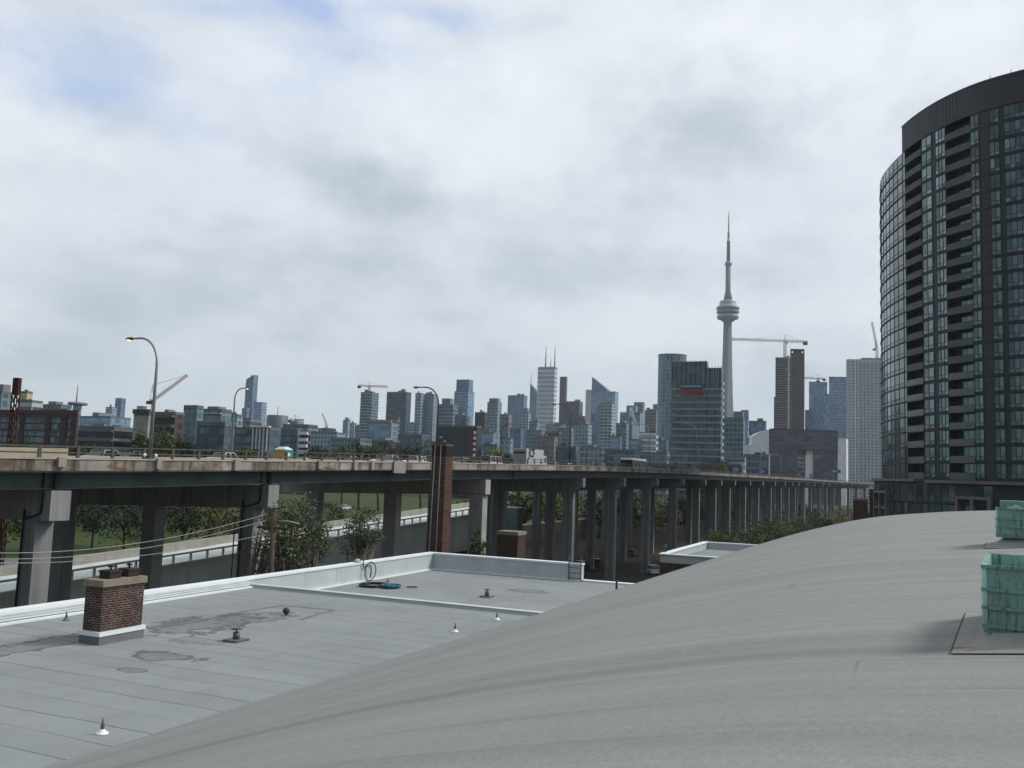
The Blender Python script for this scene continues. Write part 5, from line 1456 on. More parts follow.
def slabs(t, pl, zt, n, fh, mat, proud=.5, th=.35, face=(3, 0), name='balcony_band', z1=None):
    """projecting floor bands on the face that looks at the viewer"""
    a, b_ = pl[face[0]], pl[face[1]]; d = (b_ - a).normalized(); nn = Vector((d.y, -d.x, 0))
    if nn.y > 0: nn = -nn
    for i in range(n):
        z = (z1 or zt) - 2 - fh * i
        if z < 3: break
        mb = MB(); c = (a + b_) / 2 + nn * proud / 2; mb.box(c, d, nn, (b_ - a).length / 2 - .05, proud / 2 - .003, z, z + th); mb.build(name, mat, t)
M_BANDW = plain('pale_band', (.50, .55, .57), .6, .3, 0, .08, .2)
M_BANDD = plain('dark_band', (.10, .11, .115), .6, .3, 0, .1, .2)

# --- left group
t, pl, zt = bld('low red brick loft block with large gridded windows at the left edge', -40, 79, 409, 235, 'red_loft', .35, 78.0)
a, b_ = pl[3], pl[0]; d_ = (b_ - a).normalized()
for f in (.56, .775, .90, .985):
    mb = MB(); mb.box(a.lerp(b_, f), d_, Vector((d_.y, -d_.x, 0)), .7 if f < .9 else .9, .35, 0, zt + .25); mb.build('brick_pier', M_REDBRICK, t)
mb = MB(); mb.box((a + b_) / 2, d_, Vector((d_.y, -d_.x, 0)), (b_ - a).length / 2, .3, zt - 1.3, zt + .15); mb.build('brick_cornice', M_REDBRICK, t)
slabs(t, pl, zt, 6, 3.6, M_BANDD, .2, .3, name='floor_band')
bld('teal glass building with red roof storey behind the loft block, far left', -14, 13, 391, 300, 'teal_condo', .5, None, (.1, .95, 384, 0))
bld('cream topped white banded building behind the brick loft block', 18, 43, 400, 330, 'white_banded', .6, None, None)
t, pl, zt = bld('cream yellow stair block on the white banded building', 20, 33, 391, 345, plain('cream_render', (.55, .47, .26), .7), .6)
bld('low green glass pavilion roofed building right of the cream block', 43, 72, 404, 420, 'teal_condo', .5, None, (.2, .6, 401, 0))
t, pl, zt = bld('slim grey block with flat disc roof and thin spire', 73, 82, 405, 700, 'blue_glass', .8, None, None, ((76, 385, .6),))
q = (pl[0] + pl[2]) / 2; mb = MB(); mb.lathe((q.x, q.y, zt + .01), [(6.5, 0), (7.6, 1.2), (6.5, 2.2)], 20); mb.build('roof_disc', M_PENT, t)
bld('plain slate blue tower above the low roofs at left', 115.5, 126, 398, 1100, 'navy_glass', .7)
bld('pale grey block left of the slate blue tower', 106, 117, 407, 950, 'pale_condo', .7)
bld('long blue grey slab behind the dark banded building', 80, 131, 416, 600, 'blue_glass', .6, None, (.3, .5, 412, 0))
t, pl, zt = bld('long dark building with pale floor bands left of the tall lamp', 79, 133, 426, 300, 'dark_banded', .5)
slabs(t, pl, zt, 8, 3.2, M_BANDD, 1.0, .5)
t, pl, zt = bld('pale blank walled block with brown top band behind the tall lamp', 134, 151, 413, 295, plain('pale_blank_wall', (.36, .35, .34), .85, .2, 0, .2, .3), .3, 149)
a, b_ = pl[3], pl[0]; d_ = (b_ - a).normalized()
mb = MB(); mb.box((a + b_) / 2, d_, Vector((d_.y, -d_.x, 0)), (b_ - a).length / 2 + .3, .4, zt - .2, zt + 1.3); mb.build('brown_band', F['brown_brick'], t)
t, pl, zt = bld('brown brick apartment block with balcony rows right of the tall lamp', 151, 185, 411.5, 300, 'brown_brick', .4, None, (.5, .65, 409, 0))
slabs(t, pl, zt, 7, 3.3, M_BANDD, 1.4, .9)
bld('small vaulted grey roof block behind the brown brick block', 137, 147, 406, 520, 'blue_glass', .6)
t, pl, zt = bld('stepped teal glass apartment building left of the curved lamp', 184, 204, 405, 330, 'teal_condo', .5)
t, pl, zt = bld('wider teal glass apartment building behind the curved lamp', 199, 232, 408.5, 345, 'teal_condo', .5, None, (.3, .8, 406, 0))
slabs(t, pl, zt, 8, 3.0, M_BANDW, 1.0, .3)
bld('low pale teal block right of the curved lamp', 225, 243, 414, 380, 'pale_condo', .5)
# slanted tower
t, pl, zt = bld('slate blue tower with slanted top between the lamp and the portable toilet', 246, 258, 380, 1250, 'navy_glass', .7, None, None, ((251, 374, .9),), roof=False)
z2 = at(252, 376, 1250).z
mb = MB(); tp2 = [setz(p, zt - .9) for p in pl]
mb.hexa(tp2 + [setz(pl[0], z2 + 2), setz(pl[1], z2 + 2), setz(pl[2], zt - 2 + 3), setz(pl[3], zt - 2 + 3)]); mb.build('slanted_top', F['navy_glass'], t)
bld('lower shoulder block at the left foot of the slanted tower', 242, 250, 408, 1240, 'navy_glass', .7)
bld('grey glass block at the right foot of the slanted tower', 254, 267, 402, 1150, 'blue_glass', .8)
t, pl, zt = bld('low round drum block with mast right of the slanted tower', 270, 271, 416, 700, 'grey_office', .8)
for ch_ in list(t.children): bpy.data.objects.remove(ch_)
c = at(277.5, 416, 700); mb = MB(); mb.lathe((c.x, c.y, 0), [(8.2, 0), (8.2, c.z), (7.8, c.z + .4)], 28); mb.build('wall', plain('drum_cladding', (.12, .14, .16), .5), t)
mb = MB(); mb.tube([(c.x, c.y, c.z), (c.x, c.y, c.z + 7)], .25, 6); mb.build('mast', M_DKMETAL, t)
t, pl, zt = bld('dark glass office left part behind the expressway toilet', 197, 237, 421, 315, 'dark_condo', .5)
t, pl, zt = bld('dark glass office with white framed corner behind the portable toilet', 235, 281, 427, 300, 'dark_condo', .4)
a, b_ = pl[3], pl[0]; d_ = (b_ - a).normalized(); nn_ = Vector((d_.y, -d_.x, 0))
for i in range(5):
    mb = MB(); mb.box(a.lerp(b_, .55 + i * .1), d_, nn_, .14, .5, 2, zt + .3); mb.build('white_fin', M_WHITEP, t)
mb = MB(); mb.box(a.lerp(b_, .76), d_, nn_, (b_ - a).length * .24, .6, zt + .01, zt + .5); mb.build('white_frame', M_WHITEP, t)
bld('dark grey office block right of the portable toilet', 280, 303, 428, 380, 'dark_condo', .4)
t, pl, zt = bld('narrow white striped block right of the dark grey office', 300, 311, 430, 370, 'dark_banded', .4)
slabs(t, pl, zt, 9, 2.6, M_WHITEP, .8, 1.3, name='white_band')
bld('grey mid rise with flat roof behind the white striped block', 283, 318, 424, 620, 'grey_office', .5, None, (.2, .5, 421, 0))
bld('low pale mid rise left of the twin pale towers', 311, 346, 432, 600, 'pale_condo', .5)
bld('slim pale tower left of the crane topped tower', 343, 351, 420, 1100, 'pale_condo', .8, None, (.3, .8, 417.5, 0))
bld('shorter pale tower touching the slim pale tower', 350, 357, 423, 1080, 'green_condo', .8)
bld('low grey block between the pale towers and the crane topped tower', 355, 363, 426, 1000, 'grey_office', .8)
t, pl, zt = bld('pale teal condominium tower with yellow crane on its roof', 361, 379, 392, 900, 'teal_condo', .9, None, None)
slabs(t, pl, zt, 26, 3.0, M_BANDW, 1.2, .4)
t, pl, zt = bld('dark slab tower right of the crane topped tower', 387, 411.5, 391.5, 950, 'dark_condo', .4)
slabs(t, pl, zt, 26, 3.0, M_BANDD, .6, .5, name='floor_band')
t, pl, zt = bld('narrow pale half of the paired towers behind the dark curving lamp', 415.5, 424, 393, 900, 'pale_condo', .8)
t, pl, zt = bld('grey green half of the paired towers behind the dark curving lamp', 423, 438, 394, 905, 'grey_fin', .7)
bld('grey mid rise with stepped roof left of the tall twin balcony tower', 438, 458, 404, 880, 'grey_office', .6, None, (.2, .75, 398, 0))
t, pl, zt = bld('tall grey blue tower with narrower dark crown above the brick stack', 454.5, 474.5, 391, 980, 'blue_glass', .9, None, (.05, .95, 379, 'navy_glass'))
slabs(t, pl, zt, 24, 3.0, M_BANDW, 1.0, .35)
t, pl, zt = bld('low block with reddish frame below the crane topped tower', 368, 398, 422, 650, 'blue_glass', .5)
a, b_ = pl[3], pl[0]; d_ = (b_ - a).normalized(); nn_ = Vector((d_.y, -d_.x, 0)); M_SALM = plain('salmon_frame', (.34, .24, .21), .7)
mb = MB(); mb.box((a + b_) / 2, d_, nn_, (b_ - a).length / 2 + .4, .6, zt - .2, zt + 1.6); mb.build('top_frame', M_SALM, t)
mb = MB(); mb.box(b_, d_, nn_, .9, .6, 2, zt - .21); mb.build('side_frame', M_SALM, t)
t, pl, zt = bld('dark boxy building with red vertical strip right of the brick stack', 437, 482, 425, 420, plain('charcoal_cladding', (.045, .05, .06), .6), .25)
a, b_ = pl[3], pl[0]; d_ = (b_ - a).normalized(); nn_ = Vector((d_.y, -d_.x, 0))
mb = MB(); mb.box(a.lerp(b_, .86), d_, nn_, (b_ - a).length * .035, .3, 2, zt - 1); mb.build('red_strip', plain('dark_red_panel', (.17, .035, .05), .6), t)
for i in range(7):
    mb = MB(); mb.box(a.lerp(b_, .955), d_, nn_, (b_ - a).length * .03, .2, zt - 4 - i * 2.6, zt - 2.6 - i * 2.6); mb.build('window', M_WHITEP, t)
for i in range(4):
    mb = MB(); mb.box(a.lerp(b_, .12 + .1 * (i % 2)), d_, nn_, (b_ - a).length * .035, .2, zt - 6 - i * 2.0, zt - 5.3 - i * 2.0); mb.build('window', M_BANDW, t)
bld('dark block right behind the building with the red strip', 475, 488, 412, 900, 'black_office', .7)
t, pl, zt = bld('slender grey blue tower with penthouse right of the red strip building', 487.5, 502, 402, 850, 'grey_fin', .8, None, (.1, .9, 398, 0))
slabs(t, pl, zt, 22, 3.0, M_BANDW, .8, .3)
bld('brown grey mid rise between two grey blue towers', 500, 512, 414, 800, 'pinkish', .8)
bld('square topped grey blue office tower with pale right side', 508, 527.5, 395, 1400, 'navy_glass', .5)
bld('low pale grey block behind the box truck', 500, 513, 438, 500, 'pale_condo', .5)
bld('low beige block with stepped top left of the box truck', 484, 500, 444, 420, 'beige', .5, None, (.1, .5, 442, 0))
bld('light green tower with pyramid cap behind the box truck', 521, 531, 412, 950, 'green_condo', .8, None, (.3, .8, 408, 0))
bld('grey green tower right of the pyramid capped tower', 529, 540, 421, 900, 'teal_condo', .8)
bld('low brown block behind the box truck', 536, 558, 436, 600, 'pinkish', .5)
# financial district
t, pl, zt = bld('wedge topped blue tower with thin spire left of the white marble tower', 530, 539, 391, 1650, 'navy_glass', .8, None, None, ((531.5, 373, .7),), roof=False)
z2 = at(531, 384, 1650).z; mb = MB()
mb.hexa([setz(p, zt - .9) for p in pl] + [setz(pl[0], zt - .5), setz(pl[1], zt - .5), setz(pl[2], z2), setz(pl[3], z2)]); mb.build('wedge_top', F['navy_glass'], t)
t, pl, zt = bld('tall white marble bank tower with twin antenna masts', 538, 557.5, 366.5, 1780, 'white_marble', .35, 555.0, None, ((546.2, 346, 1.3), (551.0, 358, .8), (555.3, 346, 1.3)))
bld('narrow dark red tower right of the white marble tower', 560, 567.5, 376.5, 1700, 'maroon', .6)
bld('broad black office tower right of the dark red tower', 562.5, 583, 401, 1600, 'black_office', .6)
bld('darker shoulder of the black office tower', 578, 586, 416, 1580, 'black_office', .6)
t, pl, zt = bld('grey tower with raised triangular glass fin', 586, 618.5, 391, 1450, 'blue_glass', .35, 615)
a, b_ = pl[3], pl[0]; d_ = (b_ - a).normalized(); nn_ = Vector((d_.y, -d_.x, 0)); zf = at(592, 376, 1450).z
mb = MB(); f0, f1 = a.lerp(b_, .2), a.lerp(b_, .72); dd = pl[1] - pl[0]
def wedge(mb, f0, f1, dd, zlo, zhi, zend):
    A_ = [f0 + UP * zlo, f1 + UP * zlo, f1 + UP * zend, f0 + UP * zhi]; Bq = [p + dd for p in A_]
    mb.poly(A_, [(0, 0), (30, 0), (30, 5), (0, 25)]); mb.poly(Bq[::-1])
    for i in range(4): mb.poly([A_[(i + 1) % 4], A_[i], Bq[i], Bq[(i + 1) % 4]])
wedge(mb, f0, f1, dd * .8, zt + .01, zf, zt + 4); mb.build('glass_fin', F['navy_glass'], t)
mb = MB(); mb.box(a.lerp(b_, .1), d_, nn_, (b_ - a).length * .1, 1.2, 5, zt + 3); mb.build('stone_flank', M_BANDW, t)
t, pl, zt = bld('green white condominium tower before the grey fin tower', 600, 615.5, 403, 820, 'green_condo', .9)
slabs(t, pl, zt, 26, 3.0, M_BANDW, 1.0, .5)
bld('taller slim pale edge tower beside the green white condominium', 597, 604, 405, 840, 'pale_condo', .9)
bld('pale twin topped condominium block left of the green white tower', 574, 592, 424, 700, 'pale_condo', .8, None, (.2, .8, 420.5, 0))
bld('grey teal condominium slab behind the white pickup', 557, 575, 428, 720, 'teal_condo', .8)
bld('dark narrow gap tower between pale condominiums', 591, 601, 414, 900, 'navy_glass', .8)
bld('grey green condominium with rounded corner tower above the white van', 616, 629, 423, 720, 'teal_condo', .8, None, (.3, .8, 420, 0))
bld('pale ribbed condominium right of the grey green one', 627, 634, 419, 740, 'grey_fin', .8)
t, pl, zt = bld('stepped dark tower with white diagonal stair edge', 620, 643, 412, 1100, 'navy_glass', .5, 640, (.3, .75, 405, 'navy_glass'))
a, b_ = pl[3], pl[0]; d_ = (b_ - a).normalized(); nn_ = Vector((d_.y, -d_.x, 0))
for i in range(6):
    mb = MB(); mb.box(a.lerp(b_, .55 + .07 * i), d_, nn_, 1.6, 1.0, at(640, 440, 1100).z, zt + 6 - 4.5 * i); mb.build('white_step', M_WHITEP, t)
bld('round topped grey tower behind the white stair edge', 634, 645, 402, 1300, 'grey_office', .8)
bld('pinkish brick block right of the white stair edge', 645, 658, 410, 1000, 'pinkish', .6)
bld('tall pale slab at the back left of the round glass tower', 653, 662, 404, 1200, 'pinkish', .6)
t, pl, zt = bld('low white banded office left of the round glass tower', 639, 658.5, 432, 560, 'white_banded', .5)
slabs(t, pl, zt, 9, 3.6, M_WHITEP, .5, 1.4, name='white_band')
bld('low blue grey block before the white banded office', 629, 642, 439, 560, 'blue_glass', .6)
bld('long low grey podium behind the coach', 640, 670, 452, 430, 'grey_office', .5)

# round glass tower behind the office block
c = at(672.5, 355, 640); rr = 14.2 / 900 * 640
t = thing('tower_block', 'round fronted grey glass tower behind the banded office block', 'tower', (c.x, c.y, 0))
pl = [c + Vector((rr * math.cos(q), rr * .8 * math.sin(q), 0)) for q in [2 * PI * i / 28 for i in range(28)]]
mb = MB(); mb.prism(pl, 0, c.z - 1); mb.build('wall', F['grey_fin'], t)
mb = MB(); mb.prism(shrink(pl, 1.02), c.z - .99, c.z); mb.build('roof', M_PENT, t)
# office block with banner
Yo = 470
t, pl, zt = bld('teal banded office block with vertical roof fins and a blue and red banner', 672, 723, 380, Yo, 'teal_office', .25, 721.5)
slabs(t, pl, zt, 27, 3.55, plain('teal_spandrel', (.23, .30, .31), .5, .3, 0, .06, .3), .35, 1.0, name='spandrel', z1=at(690, 385, Yo).z)
a, b_ = pl[3], pl[0]; d_ = (b_ - a).normalized(); nn_ = Vector((d_.y, -d_.x, 0))
if nn_.y > 0: nn_ = -nn_
WL = (b_ - a).length
fr = lambda px: max(0, min(1, (px - 672) / (721.5 - 672)))
zA, zB2 = at(690, 359.8, Yo).z, at(715, 367.5, Yo).z
dd = pl[1] - pl[0]
mb = MB(); mb.prism([a, a.lerp(b_, fr(707)), a.lerp(b_, fr(707)) + dd * .9, a + dd * .9], zt + .002, zA); mb.build('upper_screen', F['teal_office'], t)
mb = MB(); mb.prism([a.lerp(b_, fr(707.2)), b_, b_ + dd * .9, a.lerp(b_, fr(707.2)) + dd * .9], zt + .002, zB2); mb.build('lower_screen', F['teal_office'], t)
i = 0; M_FIN = plain('pale_fin', (.20, .25, .255), .5)
while 672 + i * 1.6 < 722:
    f = fr(672 + i * 1.6); zz = zA if f < fr(707) else zB2
    mb = MB(); mb.box(a.lerp(b_, f) + nn_ * .14, d_, nn_, .14, .12, zt - 6 + 2.5 * (i % 3 == 0), zz + .8 * (i % 2)); mb.build('roof_fin', M_FIN if i % 3 else M_TMETAL, t); i += 1
def banner(y0, y1, xa, xb, m, nm):
    mb = MB(); fa, fb2 = fr(xa), fr(xb); c = a.lerp(b_, (fa + fb2) / 2) + nn_ * .75
    mb.box(c, d_, nn_, WL * (fb2 - fa) / 2, .12, at(690, y1, Yo).z, at(690, y0, Yo).z); return mb.build(nm, m, t)
blu = banner(383.8, 388, 681, 704, plain('banner_blue', (.03, .055, .13), .6), 'banner')
red = banner(389.6, 394.4, 681, 704, plain('banner_red', (.34, .05, .04), .6), 'banner')
mb = MB()
for i in range(11):
    f = fr(682.5 + i * 1.85); mb.box(a.lerp(b_, f) + nn_ * .89, d_, nn_, .28, .01, at(690, 385.8, Yo).z, at(690, 384.6 - .3 * (i % 2), Yo).z)
mb.build('lettering', M_SIGNW, blu)
mb = MB()
for i in range(8):
    f = fr(689 + i * 1.75); mb.box(a.lerp(b_, f) + nn_ * .89, d_, nn_, .33, .01, at(690, 393.2, Yo).z, at(690, 391.0 - .4 * (i % 2), Yo).z)
mb.build('lettering', plain('banner_dark_red', (.16, .015, .015), .6), red)
# white edged floor ends on the right of the office
for i in range(26):
    z = at(722, 383, Yo).z - i * 3.55
    if z < 4: break
    mb = MB(); mb.box(b_ + d_ * .5 + A2 * 1.0, d_, nn_, .5, 1.6, z - .9, z + .5); mb.build('slab_end', M_BANDW, t)

# ------------------------------------------------------------------ the great observation tower
YC = 1730
px_m = YC / 900.0
def cz(y): return at(728 - (y - 213) * .006, y, YC).z
base_ = at(727, 440, YC); c0 = Vector((at(727.6, 330, YC).x, YC, 0))
t = thing('observation_tower', 'very tall concrete observation tower with round pod and antenna mast', 'tower', c0)
M_TC = concrete('tower_concrete', (.22, .24, .265), .15, .02, True); M_POD = plain('pod_cladding', (.32, .36, .40), .5, .3, 0, .05, .02); M_PODD = plain('pod_dark_glass', (.10, .12, .15), .3, .5, .3)
def hexring(r, z, fin):
    pts = []
    for i in range(24):
        q = 2 * PI * i / 24 + .3
        k = max(0, math.cos(3 * (q - .3))) ** 1.5
        pts.append(Vector((c0.x + (r + fin * k) * math.cos(q), c0.y + (r + fin * k) * math.sin(q), z)))
    return pts
zs = [0, 40, 90, 140, 190, 240, 290, cz(318)]
rings = []
for z in zs:
    f = 1 - z / zs[-1]; rings.append(hexring(6.6 + 2.2 * f, z, 2.3 + 5.0 * f + 18 * f ** 4))
mb = MB()
for ra, rb in zip(rings, rings[1:]):
    for i in range(24): j = (i + 1) % 24; mb.poly([ra[i], ra[j], rb[j], rb[i]], None, 0, True)
mb.poly(rings[-1]); mb.build('shaft', M_TC, t)
def lat(nm, prof, m, par=t, n=28):
    mb = MB(); mb.lathe((c0.x, c0.y, 0), [(r * px_m, cz(y)) for r, y in prof], n); return mb.build(nm, m, par)
pd = lat('pod', [(4.6, 322), (7.5, 319.8), (10.2, 319), (10.9, 317.4), (10.6, 315.4), (8.6, 314.6), (8.6, 313.2), (11.2, 313), (11.5, 311.8), (10.6, 311.2), (10.6, 309.6), (11.5, 309.2), (11.5, 307.6), (10.4, 306.6),
                 (8.5, 305.6), (8.5, 303), (7.6, 301), (4.2, 300)], M_POD, t, 36)
lat('window_ring', [(10.65, 311.15), (10.75, 310.4), (10.65, 309.7)], M_PODD, pd, 36)
lat('window_ring', [(8.7, 314.5), (8.75, 313.9), (8.65, 313.25)], M_PODD, pd, 36)
lat('neck', [(4.2, 300.5), (3.9, 297), (3.4, 294), (2.6, 291), (2.5, 266)], M_TC)
lat('upper_pod', [(2.4, 266.2), (3.5, 265), (3.7, 263.6), (3.2, 262.4), (2.0, 262)], M_POD)
lat('antenna', [(1.9, 262.4), (1.7, 242.4), (2.0, 242), (1.9, 241), (1.25, 240.8), (1.1, 234.6), (1.4, 234), (1.3, 233), (.8, 232.6), (.7, 225), (.9, 224.4), (.6, 223.8), (.5, 217), (.3, 212)], M_POD, t, 14)

# --- right of the observation tower
bld('teal glass office with stepped roof at the foot of the observation tower', 723, 745, 417, 560, 'teal_condo', .5, None, (.5, .95, 411, 0))
bld('taller blue stair core behind the stepped teal office', 741, 749, 410, 640, 'blue_glass', .8)
bld('raised slate blue box building cantilevered to the right', 746, 766.5, 420.5, 700, 'navy_glass', .4)
# white sail roof
t = thing('white_hall', 'white blank curved hall roof before the slate blue box', 'building', at(756, 455, 620) * 1)
t.location.z = 0
pa, pb = at(744.5, 436, 620), at(769, 431, 620)
prof = [(0, 0), (0, .80), (.3, .82), (.32, .93), (.7, 1.0), (1.0, 1.02), (1.0, 0)]
H = pb.z
mb = MB(); f_ = [Vector((pa.x + (pb.x - pa.x) * x, 620, H * y)) for x, y in prof]; g_ = [p + Vector((6, 40, 0)) for p in f_]
mb.poly(f_[::-1]); mb.poly(g_)
for i in range(len(f_)): mb.poly([f_[i], f_[(i + 1) % len(f_)], g_[(i + 1) % len(f_)], g_[i]])
mb.build('shell', M_WHITEP, t)
mb = MB(); mb.box((pa.x + (pb.x - pa.x) * .15, 619.7), (1, 0), (0, 1), .15, .2, 20, H * .79); mb.build('joint', M_BANDW, t)
bld('low grey brick works before the white hall', 744, 770, 454, 500, 'grey_office', .4)
bld('low cream arcade right of the teal office foot', 726, 746, 456, 430, 'white_banded', .4)
# tower under construction
t, pl, zt = bld('raw brown concrete tower under construction, left wing', 775.5, 791, 357.5, 1100, 'raw_concrete', .8, 787)
slabs(t, pl, zt, 52, 3.0, plain('raw_slab', (.44, .42, .40), .8), 1.0, .35, name='floor_slab')
mb = MB(); a, b_ = pl[3], pl[0]; d_ = (b_ - a).normalized(); mb.box(a.lerp(b_, .82), d_, Vector((d_.y, -d_.x, 0)), 1.1, .8, 4, zt); mb.build('pale_core', M_BANDW, t)
t, pl, zt = bld('raw dark brown core of the tower under construction, right wing', 790.2, 804, 353, 1104, plain('formwork_brown', (.12, .08, .066), .85, .2, 0, .35, .15), .8, 793.5)
pts = [pl[0], pl[1], pl[2], pl[3]]; z2 = at(797, 349, 1104).z
for q in pts:
    mb = MB(); mb.box(q.lerp((pl[0] + pl[2]) / 2, .12), A2, B2, .8, .8, zt, z2); mb.build('column', M_DKMETAL, t)
mb = MB(); mb.prism(shrink(pl, .95), z2 - .8, z2); mb.build('top_slab', M_DKMETAL, t)
mb = MB(); mb.prism(shrink(pl, .6), zt + .01, z2 - .82); mb.build('core_wall', plain('formwork_dark', (.06, .055, .055), .9), t)
bld('narrow brown block left of the tower under construction', 774, 778, 397, 1105, 'raw_concrete', .8)

def crane(pxm, ymast0, yjib, Y, xa, xb, label, color, ang=0.0, mast_px=None, luff=None, w_=1.0):
    m = plain('crane_%02d%02d' % (int(color[0] * 99), int(color[1] * 99)), color, .5, .4)
    b0 = at(pxm, ymast0, Y); j0 = at(pxm, yjib, Y)
    t = thing('tower_crane', label, 'crane', (b0.x, Y, b0.z), 'tower cranes on the skyline')
    def truss(name, p, q, s, n_):
        mb = MB(); d = (q - p); L_ = d.length; d.normalize()
        a = d.orthogonal().normalized(); c = d.cross(a)
        cor = [(a * i + c * j) * s / 2 for i, j in ((-1, -1), (1, -1), (1, 1), (-1, 1))]
        for o in cor: mb.tube([p + o, q + o], s * .1, 4)
        for k in range(n_):
            f0, f1 = k / n_, (k + 1) / n_
            for i in range(4): mb.tube([p.lerp(q, f0) + cor[i], p.lerp(q, f1) + cor[(i + 1) % 4]], s * .06, 4)
        return mb.build(name, m, t)
    truss('mast', Vector((b0.x, Y, b0.z)), Vector((b0.x, Y, j0.z)), 2.0 * w_, 8)
    if luff:
        q = at(luff[0], luff[1], Y); truss('jib', Vector((b0.x, Y, j0.z)), q, 1.6 * w_, 14)
        q2 = at(pxm - 3, yjib + 1, Y); truss('counter_jib', Vector((b0.x, Y, j0.z)), q2, 1.6 * w_, 3)
        mb = MB(); mb.box((q2.x, Y), (1, 0), (0, 1), 1.2, .8, q2.z - 1.5, q2.z); mb.build('counterweight', M_DKMETAL, t)
        mb = MB(); tp_ = Vector((b0.x - 1, Y, j0.z + 7)); mb.tube([Vector((b0.x, Y, j0.z)), tp_], .2 * w_, 5); mb.tube([tp_, q], .08, 4); mb.tube([tp_, q2], .08, 4); mb.build('stay', M_DKMETAL, t)
    else:
        qa, qb = at(xa, yjib, Y), at(xb, yjib + (xb - xa) * .03, Y); qa.z = qb.z = j0.z
        lng, sht = (qa, qb) if abs(pxm - xa) > abs(pxm - xb) else (qb, qa)
        truss('jib', j0, lng, 1.7 * w_, 18); truss('counter_jib', j0, sht, 1.7 * w_, 5)
        mb = MB(); c = sht.lerp(j0, .12); mb.box((c.x, Y), (1, 0), (0, 1), 2.0 * w_, .9, c.z - 3.2 * w_, c.z); mb.build('counterweight', M_DKMETAL, t)
        mb = MB(); tp_ = j0 + UP * 6 * w_; mb.tube([j0, tp_], .3 * w_, 5); mb.tube([tp_, j0.lerp(lng, .6) + UP], .1 * w_, 4); mb.tube([tp_, sht.lerp(j0, .2) + UP], .1 * w_, 4); mb.build('apex', m, t)
        mb = MB(); mb.box((j0.x + 1.3 * w_, Y - .5), (1, 0), (0, 1), .9 * w_, .9 * w_, j0.z - 3.0 * w_, j0.z - .6); mb.build('cab', M_WHITEP, t)
    return t
crane(785, 358, 341, 1095, 731, 808, 'large pale tower crane over the brown tower under construction', (.42, .42, .38), w_=1.3)
crane(369, 393, 386, 905, 358, 388, 'small orange tower crane on the pale teal condominium', (.36, .22, .10), w_=.8)
crane(818, 384, 378.5, 1150, 803, 825, 'small grey tower crane on the distant blue tower', (.25, .27, .29), w_=.9)
crane(152.5, 414, 400, 420, 0, 0, 'red luffing crane rising right of the tall grey lamp', (.38, .09, .07), luff=(187.5, 375), w_=.6)
crane(295, 424, 420, 800, 289, 304, 'tiny dark tower crane over the grey mid rises', (.2, .12, .12), w_=.8)
crane(327, 430, 427, 900, 0, 0, 'thin grey luffing crane left of the slim pale tower', (.3, .28, .25), luff=(322, 413), w_=.6)
crane(877, 360, 348, 920, 0, 0, 'thin pale luffing crane beside the dark curved tower', (.35, .37, .40), luff=(872, 322), w_=1.0)
t, pl, zt = bld('distant blue tower with small grey crane on top', 809, 826.5, 382, 1150, 'blue_glass', .8, None, None)
bld('lower blue wing left of the distant crane topped tower', 805, 812, 410, 1140, 'navy_glass', .8)
bld('pale blue slab right of the distant crane topped tower', 824, 831, 394, 1120, 'blue_glass', .8)
t, pl, zt = bld('blue grey condominium tower left of the white gridded tower', 829, 849, 377, 1000, 'blue_glass', .6)
slabs(t, pl, zt, 30, 3.0, M_BANDW, .8, .35)
Yw = 900
t, pl, zt = bld('white concrete gridded condominium tower left of the dark curved tower', 846.5, 884, 361, Yw, 'concrete_grid', .3, 853.0)
for ch_ in list(t.children): bpy.data.objects.remove(ch_)
# faces the viewer squarely, so its plan is laid out on its own axes
pa, pb = at(847, 361, Yw), at(886, 361, Yw); pl = [Vector((pa.x, Yw, 0)), Vector((pb.x, Yw - 6, 0)), Vector((pb.x + 16, Yw + 38, 0)), Vector((pa.x + 16, Yw + 40, 0))]
zt = at(860, 360, Yw).z
mb = MB(); mb.prism(pl, 0, zt - .5); mb.build('wall', F['concrete_grid'], t)
mb = MB(); mb.prism(shrink(pl, 1.01), zt - .49, zt + .4); mb.build('roof', M_BANDW, t)
mb = MB(); q = shrink(pl, .5); mb.prism([p + Vector((4, 0, 0)) for p in q], zt + .41, zt + 3.6); mb.build('penthouse', M_PENT, t)
for i in range(6):
    mb = MB(); q = pl[0].lerp(pl[1], .35 + .1 * i); mb.box((q.x, q.y + 6), (1, 0), (0, 1), .7, .7, zt + .4, zt + 1.6 + .5 * (i % 3)); mb.build('roof_unit', M_DKMETAL, t)
dx = (pl[1] - pl[0]).normalized(); ny = Vector((dx.y, -dx.x, 0))
for i in range(52):
    z = zt - 4 - 3.05 * i
    if z < 5: break
    mb = MB(); c = pl[0].lerp(pl[1], .62) + ny * .35; mb.box(c, dx, ny, (pl[1] - pl[0]).length * .36, .34, z, z + 1.2); mb.build('balcony_band', M_BANDW, t)
for f in (.0, .06, .12, .26):
    mb = MB(); c = pl[0].lerp(pl[1], f) + ny * .2; mb.box(c, dx, ny, .8, .2, 4, zt - .5); mb.build('pier_strip', M_BANDW, t)
